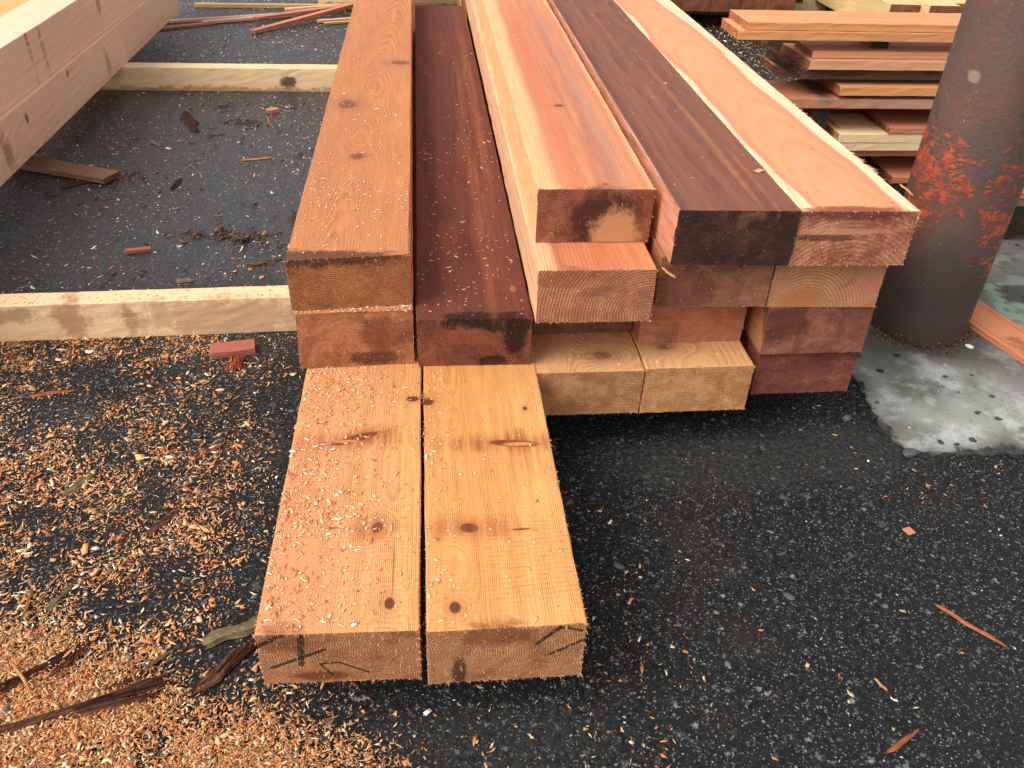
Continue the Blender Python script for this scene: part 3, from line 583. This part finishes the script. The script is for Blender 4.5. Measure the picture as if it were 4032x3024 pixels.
# ------------------------------------------------------------ strips, planks and scraps on the ground
def strip(name, p0, p1, wd, th, z, mat, label, cat, group=None, z1=None, bow=0.0):
    """a thin sawn lath from p0 to p1"""
    a = Vector((p0[0], p0[1], z)); b = Vector((p1[0], p1[1], z if z1 is None else z1)); L = (b-a).length
    V, F, mi = timber_mesh(wd, th, L, jit=.0006, bev=min(.001, th*.2), fuzz=30, fuzzlen=.006, step=.006)
    V = [(v[0]-wd/2, v[1], v[2] + bow*math.sin(math.pi*min(max(v[1]/L, 0), 1))) for v in V]
    o = link(name, V, F, [mat, fibre_light], a, 0, mi=mi)
    d = b-a
    o.rotation_euler = (math.atan2(d.z, math.hypot(d.x, d.y)), 0, -math.atan2(d.x, d.y))
    return tag(o, label, cat, group)
lw = wood('lath_cream', CE(222, 186, 122), CE(208, 168, 112), CE(150, 110, 70), seed=81)
lr = wood('lath_red', CE(214, 144, 112), CE(200, 124, 96), CE(150, 84, 62), seed=82)
lp = wood('lath_pink', CE(232, 184, 156), CE(238, 196, 168), CE(176, 120, 96), seed=83)
TG = 'thin offcut strips lying beyond the second bearer'
strip('offcut_strip', (-1.164, 4.233), (-.2, 4.27), .035, .018, .001, lw, 'long cream strip lying furthest back, nearly parallel to the bearers', 'strip', TG)
strip('offcut_strip', (-1.30, 3.82), (-.58, 4.085), .03, .012, .002, lp, 'long pinkish strip reaching out from behind the left pile', 'strip', TG)
strip('offcut_strip', (-1.047, 3.835), (-.45, 4.11), .035, .014, .003, lp, 'pale pink strip with bark specks in the middle of the strips', 'strip', TG)
strip('offcut_strip', (-1.30, 3.66), (-.99, 3.85), .03, .010, .001, b_wd and lr, 'brown strip flat on the asphalt at the corner of the left pile', 'strip', TG)
strip('offcut_strip', (-.785, 3.85), (-.22, 4.28), .035, .014, .022, lr, 'red strip crossing on top of the cream strip', 'strip', TG)
strip('offcut_strip', (-.770, 3.640), (-.22, 4.22), .034, .016, .004, lr, 'red strip lying nearest, pointing out to lower left', 'strip', TG, z1=.045)
strip('offcut_strip', (-.665, 4.09), (-.3, 4.235), .03, .012, .019, lp, 'short pink strip just in front of the cream one', 'strip', TG)
strip('offcut_strip', (-.480, 3.90), (-.2, 4.01), .025, .012, .003, lp, 'short pale strip beside the timber stack, upper of two', 'strip', TG)
strip('offcut_strip', (-.440, 3.86), (-.2, 3.95), .02, .010, .003, lw, 'short tan strip beside the timber stack, lower of two', 'strip', TG)
# plank on the concrete right of the pole
pm = wood('plank_wood', CE(214, 138, 96), CE(206, 126, 88), CE(150, 84, 58), seed=84, freq=140, pith=(.05, -.1), blots=[(.06, .30, .014, .03, .06, .02, 1.6, CE(122, 74, 56), .6)])
Vm, Fm, mi = timber_mesh(.105, .014, .9, fuzz=60, bev=.001)
o = link('loose_plank', Vm, Fm, [pm, fibre_light], (1.427, .975, .0055), R(-166), mi=mi)
tag(o, 'reddish loose plank lying flat on the concrete right of the pole', 'plank')
# scrap board at left
scrap_m = wood('scrap_wood', CE(150, 110, 84), CE(132, 94, 70), CE(90, 62, 48), seed=85, dirt=.4)
strip('scrap_board', (-1.35, 1.955), (-.900, 1.755), .075, .016, .003, scrap_m, 'brown scrap board poking out from under the left pile', 'board', z1=.006)
rb = wood('red_scrap', CE(176, 104, 86), CE(186, 116, 94), CE(120, 66, 52), seed=86)
strip('wood_offcut', (-.416, .764), (-.324, .780), .042, .016, .001, rb, 'small flat red block lying just in front of the near bearer', 'offcut')
strip('wood_offcut', (-.728, 1.262), (-.668, 1.276), .014, .010, .001, rb, 'tiny red stick alone on the asphalt between the bearers', 'offcut')
strip('wood_offcut', (-.530, 2.43), (-.492, 2.45), .03, .012, .001, lr, 'small orange offcut at the foot of the second bearer', 'offcut')

def bark_mat(name, a, b, c_, seed):
    M = Mat(name, .8, .2); o = M.co()
    f = M.noise(M.scale(o, 300, 14, 300, (seed, 0, 0)), 1, 3, .7); n = M.noise(o, 40, 4, .6)
    c = M.mix(f.sm(.35, .7), a, b); c = M.mix(n.sm(.5, .7)*.6, c, c_)
    M.bump(f, .9, .0015); return M.out(c)
bk_d = bark_mat('bark_dark', srgb(48, 30, 24), srgb(96, 62, 48), srgb(70, 44, 34), 1)
bk_r = bark_mat('bark_red', srgb(56, 34, 27), srgb(124, 80, 58), srgb(84, 54, 42), 2)
bk_g = bark_mat('bark_grey', srgb(96, 84, 60), srgb(140, 124, 92), srgb(84, 72, 56), 3)
bk_t = bark_mat('splinter_tan', srgb(176, 120, 72), srgb(218, 170, 112), srgb(190, 136, 88), 4)
bk_o = bark_mat('splinter_red', srgb(140, 78, 48), srgb(190, 116, 76), srgb(150, 86, 56), 5)
def bark(name, p0, p1, wd, th, mat, label, cat='bark', group=None, z=.002, ragged=.25, nf=10, curve=0.0, taper=.6, z1=None, seed=None):
    """ragged strip of bark or splinter: ridged fibre bundle with torn ends"""
    rd = random.Random(seed if seed is not None else label)
    a = Vector((p0[0], p0[1], 0)); b = Vector((p1[0], p1[1], 0)); L = (b-a).length
    nl = max(6, int(L/.006)); V = []; F = []
    ridge = [rd.uniform(.35, 1.0) for _ in range(nf+1)]
    e0 = [rd.uniform(0, ragged)*L*.5 for _ in range(nf+1)]; e1 = [L-rd.uniform(0, ragged)*L*.5 for _ in range(nf+1)]
    ph = rd.uniform(0, 6)
    for j in range(nl+1):
        t = j/nl
        wloc = wd*(1-taper*abs(2*t-1)**5)*(1+.16*math.sin(t*7+ph)+.10*math.sin(t*19+ph*2)+rd.uniform(-.06, .06))*(1-.25*t)
        cx = (curve + L*.02*math.sin(ph*3))*math.sin(math.pi*t) + .10*wd*math.sin(t*11+ph)
        for i in range(nf+1):
            s = i/nf; y = e0[i]+(e1[i]-e0[i])*t
            x = cx+(s-.5)*wloc+rd.uniform(-.02, .02)*wd
            prof = math.sin(math.pi*(.08+.84*s))
            zz = th*prof*ridge[i]*(1-.5*abs(2*t-1)**3)*rd.uniform(.8, 1.1)
            V.append((x, y, zz))
        V_under = None
    n1 = nf+1; top = len(V)
    V += [(x, y, min(z_*.15, .0004)) for (x, y, z_) in V]
    for j in range(nl):
        for i in range(nf):
            q = j*n1+i; F.append((q, q+1, q+1+n1, q+n1)); F.append((q+top, q+n1+top, q+1+n1+top, q+1+top))
        F.append((j*n1, (j+1)*n1, (j+1)*n1+top, j*n1+top)); k2 = j*n1+nf; F.append((k2, k2+top, k2+n1+top, k2+n1))
    for i in range(nf):
        F.append((i, i+top, i+1+top, i+1)); q = nl*n1+i; F.append((q, q+1, q+1+top, q+top))
    o = link(name, V, F, [mat], (a.x, a.y, z), -math.atan2(b.x-a.x, b.y-a.y))
    if z1 is not None: o.rotation_euler[0] = math.atan2(z1-z, L); o.rotation_euler.order = 'XYZ'
    return tag(o, label, cat, group)
KG = 'bark strips in the sawdust at lower left'
bark('bark_strip', (-.64, -.145), (-.430, .010), .014, .014, bk_d, 'long dark bark strip running up from the left edge in the sawdust', group=KG, ragged=.2)
bark('bark_strip', (-.60, -.125), (-.455, -.020), .012, .014, bk_r, 'thinner bark strip doubled against the long dark one at the left edge', group=KG, z=.006)
bark('bark_strip', (-.640, -.200), (-.395, -.100), .018, .012, bk_r, 'reddish bark strip lying lowest across the sawdust at lower left', group=KG, z=.009)
bark('bark_strip', (-.430, -.115), (-.312, -.066), .010, .010, bk_r, 'upper splinter of the frayed bark bundle in the sawdust', group=KG, z=.010)
bark('bark_strip', (-.425, -.118), (-.306, -.080), .009, .010, bk_d, 'middle splinter of the frayed bark bundle in the sawdust', group=KG, z=.012)
bark('bark_strip', (-.432, -.124), (-.318, -.096), .011, .009, bk_r, 'lower splinter of the frayed bark bundle in the sawdust', group=KG, z=.008)
bark('wood_splinter', (-.370, -.048), (-.352, -.085), .004, .003, bk_t, 'thin tan splinter standing across the sawdust above the frayed bundle', 'splinter', z=.010, taper=.9)
bark('bark_strip', (-.475, -.060), (-.440, -.010), .010, .008, bk_r, 'short upright bark bit leaning across the long dark strip', group=KG, z=.010)
bark('bark_strip', (-.395, -.085), (-.332, -.052), .010, .006, bk_d, 'small dark bark sliver above the broad frayed piece', group=KG, z=.006)
bark('bark_strip', (-.282, -.100), (-.180, .016), .022, .014, bk_r, 'red brown bark strip tucked under the left corner of the front timber', group=KG, ragged=.3)
bark('bark_strip', (-.262, -.075), (-.214, -.030), .007, .006, bk_g, 'thin grey sliver alongside the red brown bark strip', group=KG)
bark('bark_strip', (-.282, -.012), (-.170, .040), .030, .012, bk_g, 'greenish grey weathered wood piece beside the front timber', cat='wood scrap', ragged=.12, taper=.25)
bark('wood_splinter', (-.535, -.035), (-.486, -.090), .0045, .003, bk_t, 'pale pointed splinter lying over the long dark bark strip', 'splinter', z=.020, taper=.9)
bark('wood_splinter', (-.560, .115), (-.552, .045), .005, .004, bk_t, 'upright tan splinter near the left edge among the chips', 'splinter', z=.004)
bark('wood_splinter', (-.352, -.052), (-.318, -.022), .006, .004, bk_g, 'small greyish stick in the sawdust near the grey piece', 'splinter', z=.006)
bark('wood_splinter', (-.525, .062), (-.500, .115), .010, .005, bk_g, 'short brown stick among chips at left', 'splinter', z=.003)
bark('wood_splinter', (.848, -.008), (.920, -.098), .0075, .005, bk_o, 'long red brown splinter on bare asphalt at lower right', 'splinter', ragged=.15)
bark('wood_splinter', (.652, -.250), (.720, -.216), .007, .005, bk_o, 'short reddish splinter near the bottom edge right of the timbers', 'splinter', ragged=.3)
bark('wood_splinter', (.690, -.135), (.700, -.158), .005, .002, bk_t, 'tiny wedge shaped orange splinter on the asphalt', 'splinter')
bark('wood_splinter', (-.300, .500), (-.297, .535), .006, .003, bk_t, 'pale splinter standing alone on the asphalt beside the stack', 'splinter')
bark('wood_splinter', (-.440, .560), (-.425, .630), .007, .004, bk_g, 'brown splinter among chips in front of the near bearer', 'splinter')
bark('wood_splinter', (-.75, .62), (-.655, .640), .010, .004, bk_o, 'orange brown splinter at the left edge below the near bearer', 'splinter')
bark('wood_splinter', (-.390, .395), (-.330, .455), .006, .003, bk_o, 'thin dark orange splinter on the asphalt left of the front timbers', 'splinter')
bark('bark_strip', (-.415, .215), (-.375, .275), .018, .006, bk_r, 'brown bark flake among the chips left of the front timbers', 'bark')
bark('bark_strip', (-.585, .315), (-.545, .375), .020, .006, bk_g, 'grey brown bark flake among the chips further left', 'bark')
bark('bark_chunk', (-.362, .698), (-.352, .748), .030, .022, bk_o, 'stubby bark chunk touching the small red block', 'bark', ragged=.1, taper=.2)
bark('bark_strip', (-.835, 2.44), (-.735, 2.20), .045, .012, bk_d, 'frayed dark bark strip between the two bearers', 'bark', ragged=.3, nf=14)
bark('bark_strip', (-1.04, 1.700), (-.93, 1.790), .030, .008, bk_d, 'curved dark bark piece beside the brown scrap board', 'bark')
bark('bark_strip', (-.71, 1.685), (-.70, 1.78), .02, .006, bk_d, 'thin upright bark shred between the bearers', 'bark')
bark('bark_strip', (-.57, 1.10), (-.52, 1.105), .022, .006, bk_g, 'pale grey curled chip of bark', 'bark')
bark('wood_scrap', (-.71, .955), (-.60, .960), .05, .006, bk_g, 'thin grey board scrap lying behind the near bearer', 'wood scrap', taper=.3)
bark('bark_strip', (-.55, 1.93), (-.44, 1.96), .012, .004, bk_t, 'thin tan sliver between the bearers close to the stack', 'bark')
bark('bark_strip', (-.88, 2.12), (-.83, 2.06), .02, .006, bk_g, 'small grey brown flake near the left pile', 'bark')

# ------------------------------------------------------------ chips and sawdust: too many to count
def chips_mat():
    M = Mat('wood_chip', .75, .25); n = M.nt.nodes.new('ShaderNodeAttribute'); n.attribute_name = 'tone'
    t = S(M.nt, n.outputs['Fac'])
    c = M.ramp(t, [(0, srgb(84, 60, 44)), (.14, srgb(160, 120, 84)), (.28, srgb(214, 122, 68)), (.46, srgb(224, 150, 92)), (.62, srgb(230, 182, 124)), (.80, srgb(236, 212, 168)), (1, srgb(246, 236, 214))])
    f = M.noise(M.co(), 900, 1)
    c = M.mix(f.sm(.4, .7)*.2, c, srgb(150, 96, 60))
    return M.out(c)
CH = chips_mat()
def chips(name, pts, sizes, asp, tones, label, cat, tilt=.24, zs=None, thick=.0003):
    """pts Nx2 or Nx3; each chip is an irregular curled flake with thickness"""
    n = len(pts); pts = np.asarray(pts, float)
    if pts.shape[1] == 2: pts = np.c_[pts, np.zeros(n)]
    base = np.array([(-.5, -.45), (.0, -.5), (.5, -.45), (.5, .45), (.0, .5), (-.5, .45)])
    B = np.repeat(base[None], n, 0); B[:, :, 0] += RNG.uniform(-.14, .14, (n, 6)); B[:, :, 1] += RNG.uniform(-.10, .10, (n, 6))
    B[:, :, 0] += B[:, :, 1]*RNG.uniform(-.7, .7, (n, 1))                       # slanted breaks
    notch = RNG.random(n) < .3; B[notch, 1, 1] += RNG.uniform(.2, .8, notch.sum())
    tip = RNG.random(n) < .35; B[tip, 2, 1] *= .15; B[tip, 3, 1] *= .15
    ln = np.asarray(sizes)[:, None]; wd = ln*np.asarray(asp)[:, None]
    X = B[:, :, 0]*ln; Y = B[:, :, 1]*wd
    curl = RNG.uniform(-.1, .3, n)[:, None]
    Z = curl*(X**2)/np.maximum(ln, 1e-5)
    tx = RNG.normal(0, tilt, n)[:, None]; ty = RNG.normal(0, tilt, n)[:, None]
    Z = Z + X*np.tan(np.clip(tx, -1, 1)) + Y*np.tan(np.clip(ty, -1, 1))
    Z = Z - Z.min(axis=1, keepdims=True)
    a = RNG.uniform(0, 2*np.pi, n)[:, None]
    XX = X*np.cos(a)-Y*np.sin(a)+pts[:, :1]; YY = X*np.sin(a)+Y*np.cos(a)+pts[:, 1:2]; ZZ = Z+pts[:, 2:3]
    lo = np.stack([XX, YY, ZZ], 2); hi = lo.copy(); hi[:, :, 2] += thick*RNG.uniform(.6, 1.6, n)[:, None]
    V = np.concatenate([lo, hi], 1).reshape(-1, 3)
    f6 = np.array([[6, 7, 8, 9, 10, 11], [5, 4, 3, 2, 1, 0]]); f4 = np.array([[i, (i+1) % 6, 6+(i+1) % 6, 6+i] for i in range(6)])
    offs = (np.arange(n)*12)[:, None]
    loops = np.concatenate([(f6.reshape(1, -1)+offs), (f4.reshape(1, -1)+offs)], 1).reshape(-1)
    tot = np.tile(np.array([6, 6]+[4]*6), n); start = np.r_[0, np.cumsum(tot)[:-1]]
    me = bpy.data.meshes.new(name); me.vertices.add(len(V)); me.vertices.foreach_set('co', V.ravel())
    me.loops.add(len(loops)); me.loops.foreach_set('vertex_index', loops.astype(np.int32))
    me.polygons.add(len(tot)); me.polygons.foreach_set('loop_start', start.astype(np.int32)); me.polygons.foreach_set('loop_total', tot.astype(np.int32))
    me.update(calc_edges=True)
    at = me.attributes.new('tone', 'FLOAT', 'FACE'); at.data.foreach_set('value', np.repeat(np.asarray(tones, float), 8))
    me.materials.append(CH); me.validate()
    o = bpy.data.objects.new(name, me); col.objects.link(o)
    return tag(o, label, cat, kind='stuff')
def vnoise(x, y, s, seed):
    r = np.random.default_rng(seed); G = r.random((256, 256)); u, v = x*s+50, y*s+50
    i, j = np.floor(u).astype(int), np.floor(v).astype(int); fu, fv = u-i, v-j; fu = fu*fu*(3-2*fu); fv = fv*fv*(3-2*fv)
    g = lambda a, b: G[a % 256, b % 256]
    return (g(i, j)*(1-fu)+g(i+1, j)*fu)*(1-fv)+(g(i, j+1)*(1-fu)+g(i+1, j+1)*fu)*fv
def fbm(x, y, s, seed): return (vnoise(x, y, s, seed)+.5*vnoise(x, y, s*2.1, seed+1)+.25*vnoise(x, y, s*4.3, seed+2))/1.75
def sm(t): t = np.clip(t, 0, 1); return t*t*(3-2*t)
def tone(n, m=.58, s=.2): return np.clip(RNG.normal(m, s, n), 0, 1)
# (1) the drift of chips at lower left: density falls with distance from the corner
def scatter(x0, x1, y0, y1, N, dens):
    x = RNG.uniform(x0, x1, N); y = RNG.uniform(y0, y1, N); d = dens(x, y); k = RNG.random(N) < d
    return np.c_[x[k], y[k]]
def d_left(x, y):
    # distance-like coordinate from the heap line towards the stack
    edge = np.where(y < -.13, .14 - (y+.13)*.6, -.20 + 0*y)
    heap = sm(( -.105 - y + (-.26-x)*.35)/.10)*sm((.10-x)/.35)
    mid = .72*sm((-.19-x)/.26)*sm((.80-y)/.85)**.8 + .10*sm((-.2-x)/.1)
    strip_ = .6*sm((y-.68)/.09)*sm((-.33-x)/.2)
    under = .36*sm((-.0-y)/.16)*sm((.12-x)/.32)
    d = np.maximum(np.maximum(heap, mid), np.maximum(strip_, under)) + .03
    f = fbm(x, y, 14, 3)
    return np.clip(d*np.clip((f-.20)*2.4, .12, 1.7)*.5, 0, 1)
p = scatter(-1.05, .45, -.42, .845, 400000, d_left)
keep = ~((p[:, 0] > -.15) & (p[:, 1] > .1)); p = p[keep]
n = len(p); heaph = np.clip(sm((-.12-p[:, 1]+(-.26-p[:, 0])*.35)/.12)*sm((.05-p[:, 0])/.35), 0, 1)
z = .0006 + RNG.random(n)*(.0015+.010*heaph)
sz = RNG.lognormal(math.log(.0038), .50, n).clip(.0014, .0135)
chips('wood_chips', np.c_[p, z], sz, np.clip(RNG.lognormal(math.log(.36), .4, n), .1, .9), tone(n, .50, .24), 'orange and cream wood chips drifted thickly over the asphalt at lower left', 'wood chips')
# fine dust in the heap
p = scatter(-.75, .2, -.42, .05, 150000, lambda x, y: np.clip(sm((-.05-y+(-.26-x)*.4)/.13)*sm((.12-x)/.35), 0, 1)*np.clip((fbm(x, y, 11, 9)-.12)*3, .1, 1))
n = len(p); chips('sawdust', np.c_[p, .0005+RNG.random(n)*.009], RNG.lognormal(math.log(.0036), .4, n), RNG.uniform(.15, .6, n), tone(n, .50, .2), 'fine sawdust heap filling the bottom left corner', 'sawdust')
# (2) sparse chips over the open asphalt
def d_right(x, y): return np.clip((fbm(x, y, 5, 21)-.15)*1.3, .05, 1)*.9
p = scatter(-.1, 1.7, -.5, .55, 1500, d_right); p = p[~((p[:, 0] > .98) & (p[:, 1] > .34))]; n = len(p)
chips('wood_chips', np.c_[p, np.full(n, .0005)], RNG.lognormal(math.log(.0038), .42, n).clip(.0015, .012), RNG.uniform(.2, .8, n), tone(n, .52, .25), 'single orange and white chips scattered thinly over the dark asphalt at right', 'wood chips')
# (3) pale slivers between and beyond the bearers
p = scatter(-2.2, -.15, .93, 4.6, 100000, lambda x, y: np.clip((fbm(x, y, 4, 31)-.1), .05, 1)*(.45+.35*(y > 2.8)))
n = len(p); chips('wood_chips', np.c_[p, np.full(n, .0005)], RNG.lognormal(math.log(.0042), .45, n).clip(.002, .018), RNG.uniform(.15, .7, n), np.where(RNG.random(n) < .45, RNG.uniform(.72, 1, n), tone(n, .15, .2)), 'small pale slivers strewn over the asphalt between the bearers', 'wood chips')
cl = np.concatenate([RNG.normal((cx, cy), (sx_, sy_), (k_, 2)) for cx, cy, sx_, sy_, k_ in ((-.53, 1.37, .05, .025, 60), (-.44, 1.345, .04, .02, 50), (-.29, 1.47, .03, .02, 30), (-.60, 2.32, .05, .02, 40), (-.86, 1.78, .05, .04, 30))])
chips('bark_crumbs', np.c_[cl, np.full(len(cl), .0006)], RNG.lognormal(math.log(.011), .5, len(cl)).clip(.003, .04), RNG.uniform(.12, .5, len(cl)), tone(len(cl), .0, .06), 'clumps of shredded bark on the asphalt between the bearers', 'bark crumbs', thick=.002)
p = scatter(-1.4, -.25, .95, 2.7, 900, lambda x, y: np.clip((fbm(x, y, 6, 61)-.45)*2.2+.25*(y > 2.45)+.15*(y < 1.0), 0, 1)); n = len(p)
chips('bark_crumbs', np.c_[p, np.full(n, .0006)], RNG.lognormal(math.log(.012), .5, n).clip(.004, .05), RNG.uniform(.12, .6, n), tone(n, .0, .06), 'brown bark crumbs littering the asphalt between the two bearers', 'bark crumbs', thick=.002)
# (4) ground behind the stack at right
p = scatter(.9, 2.6, 2.0, 5.0, 45000, lambda x, y: np.clip((fbm(x, y, 3, 41)+.2), .2, 1))
n = len(p); chips('wood_chips', np.c_[p, np.full(n, .0005)], RNG.lognormal(math.log(.0065), .4, n).clip(.003, .03), RNG.uniform(.2, .8, n), np.where(RNG.random(n) < .3, RNG.uniform(.7, 1, n), tone(n, .06, .08)), 'grey brown shavings covering the ground beyond the stack at right', 'wood chips')
# (5) concrete and pole foot
a = RNG.uniform(math.pi*1.05, math.pi*2.1, 900); r = .112+RNG.random(900)**2*.035
chips('rust_flakes', np.c_[1.237+r*np.cos(a), .832+r*np.sin(a), .005+RNG.random(900)*np.clip((.02-(r-.112)), 0, 1)*.9], RNG.uniform(.002, .006, 900), RNG.uniform(.3, .8, 900), tone(900, .0, .08), 'brown debris piled round the foot of the pole', 'debris')
p = scatter(1.0, 1.7, .36, 1.2, 160, lambda x, y: x*0+.6); n = len(p)
chips('wood_chips', np.c_[p, np.full(n, .0055)], RNG.uniform(.0015, .006, n), RNG.uniform(.3, .8, n), tone(n, .4, .35), 'few crumbs and chips on the pale concrete pad', 'wood chips')
# (6) chips resting on the timbers
acc = []; 
def on_beam(key, N, dens, lmax=2.2, lmin=.004):
    x, y, yaw, w_, zt, L = BX[key]
    u = RNG.uniform(.002, w_-.002, N); v = RNG.uniform(lmin, lmax, N); k = RNG.random(N) < dens(u, v); u, v = u[k], v[k]
    return np.c_[x+u*math.cos(yaw)+v*math.sin(yaw), y-u*math.sin(yaw)+v*math.cos(yaw), np.full(len(u), zt+.0003)]
def put(name, P, s, asp, m, sd_, label, lightp=.5):
    n = len(P); t = np.where(RNG.random(n) < lightp, RNG.uniform(.72, 1, n), tone(n, m, sd_))
    chips(name, P, RNG.lognormal(math.log(s), .38, n).clip(.001, .012), RNG.uniform(.18, .6, n), t, label, 'wood chips', tilt=.12, thick=.0004)
put('wood_chips', on_beam('A1', 4200, lambda u, v: np.clip(1.05-u/.19, .16, 1)*np.clip(fbm(u, v, 16, 51)*1.6-.15, 0, 1), .575), .0042, .4, .5, .12, 'chips sprinkled over the pale front left timber', .35)
put('wood_chips', on_beam('B1', 1500, lambda u, v: np.clip(1.0-u/.07, .10, 1)*np.clip(fbm(u, v, 16, 53)*1.6-.2, 0, 1), .575), .0038, .4, .5, .12, 'few chips along the left edge of the pale front right timber', .5)
put('wood_chips', on_beam('A3', 3200, lambda u, v: (np.exp(-((v-.26)/.22)**2)*.6+.13*sm((1.6-v)/.8))*np.clip(fbm(u, v, 14, 58)*2-.3, 0, 1), 2.0), .0036, .4, .75, .1, 'chips sprinkled over the orange wavy grained timber', .75)
put('wood_chips', on_beam('B2', 1900, lambda u, v: (.35+.2*np.sin(v*9))*sm((1.5-v)/1.1)*np.clip(fbm(u, v, 14, 57)*2-.3, 0, 1)+.03, 2.0), .0038, .4, .75, .1, 'pale chips standing out on the dark red brown timber', .85)
put('wood_chips', on_beam('A2', 140, lambda u, v: 1+0*u, .022), .0042, .4, .7, .1, 'chips caught on the ledge under the orange timber', .6)
for key, N, lab in (('C4', 60, 'few chips on the orange timber with the pale patch'), ('D4', 60, 'few chips on the purplish brown timber'), ('E4', 90, 'few dark crumbs on the peach timber'), ('D1', 40, 'few chips on the tan bottom timber'), ('C1', 30, 'few chips on the shaded bottom timber')):
    P = on_beam(key, N, lambda u, v: .6+0*u, 1.8 if key[1] == '4' else .08)
    n = len(P); chips('wood_chips', P, RNG.uniform(.002, .006, n), RNG.uniform(.2, .6, n), RNG.uniform(.7, 1, n) if key != 'E4' else RNG.uniform(0, .4, n), lab, 'wood chips', tilt=.1)
# crumbs on the near bearer top
p = scatter(-1.0, -.2, .84, .90, 260, lambda x, y: x*0+.7); n = len(p)
ang = R(2.1); pz = np.c_[p[:, 0], .828+(p[:, 0]+1.02)*math.sin(ang)+(p[:, 1]-.84)*.9+.002, np.full(n, .0905)]
chips('wood_chips', pz, RNG.uniform(.002, .005, n), RNG.uniform(.2, .7, n), tone(n, .45, .15), 'crumbs along the top of the near cream bearer', 'wood chips', tilt=.1)

# torn splinters on the right edge of the peach timber
bark('wood_splinter', (.888, .455), (.872, .400), .006, .002, bk_t, 'pale splinter torn up on the right edge of the peach timber', 'splinter', z=.4925, z1=.499, nf=4, taper=.9)
bark('wood_shaving', (-.115, .424), (.036, .432), .004, .0016, bk_t, 'long thin curled shaving at the top of the front timbers, against the brown ends', 'shaving', z=.1925, nf=4, curve=-.022, taper=.8)
bark('wood_splinter', (.446, .395), (.462, .352), .006, .003, bk_t, 'pale splinter hanging at the lower left corner of the black end', 'splinter', z=.396, nf=4, taper=.9)
bark('wood_splinter', (1.262, 1.50), (1.335, 1.44), .012, .006, bk_t, 'large pale splinter peeling off the left corner of the white board', 'splinter', z=.259, z1=.250, nf=6, taper=.8)
V, F, mi = timber_mesh(.011, .0015, .017, fuzz=0, bev=.0003, step=.003)
tag(link('wood_offcut', V, F, [lw, fibre_light], (.640, .560, .4960), -.9, mi=mi), 'small pale chip lying on the purplish brown top timber', 'offcut')
# pebbles
def pebble(x, y, z, r, mt, lab, sq=.6):
    V = []; F = []; rd = random.Random(lab); nu, nv = 12, 7
    for j in range(nv):
        t = math.pi*j/(nv-1)
        for i in range(nu):
            a = 2*math.pi*i/nu; q = r*(1+.18*math.sin(2*a+r*999)+rd.uniform(-.07, .07))
            V.append((math.sin(t)*math.cos(a)*q, math.sin(t)*math.sin(a)*q*.75, (1-math.cos(t))*r*sq))
    for j in range(nv-1):
        for i in range(nu): F.append((j*nu+i, j*nu+(i+1) % nu, (j+1)*nu+(i+1) % nu, (j+1)*nu+i))
    return tag(link('pebble', V, F, [mt], (x, y, z), rd.uniform(0, 3)), lab, 'pebble')
Mp = Mat('stone_white', .6); mwh = Mp.out(Mp.mix(Mp.noise(Mp.co(), 200, 2), srgb(200, 196, 186), srgb(230, 226, 216)))
Mp = Mat('stone_dark', .5); mdk = Mp.out(Mp.mix(Mp.noise(Mp.co(), 200, 2), srgb(58, 66, 72), srgb(92, 100, 104)))
pebble(1.312, .716, .005, .009, mwh, 'small white pebble at the foot of the pole', .5)
pebble(.905, .463, 0, .010, mdk, 'blue grey pebble in front of the stack near the concrete edge', .8)
pebble(.985, .352, 0, .016, mdk, 'flat dark stone at the rounded corner of the concrete pad', .4)
pebble(-.515, -.105, .004, .006, mdk, 'dark blue pebble among bark strips at lower left', .8)
pebble(-.488, -.035, .004, .007, mwh, 'pale grey pebble in the chips at lower left', .5)
for i, (x, y) in enumerate([(.36, .10), (.62, .02)]):
    pebble(x, y, 0, .009, mdk, ['dark grey stone set in asphalt just right of the front timber', 'dark stone on the open asphalt further right of the front timber'][i], .3)
# the square orange chip on bare asphalt
V, F, mi = timber_mesh(.016, .002, .016, fuzz=0, bev=.0004, step=.004)
tag(link('wood_offcut', V, F, [lr, fibre_light], (.880, .140, .001), .3, mi=mi), 'small square orange chip alone on the asphalt at right', 'offcut')
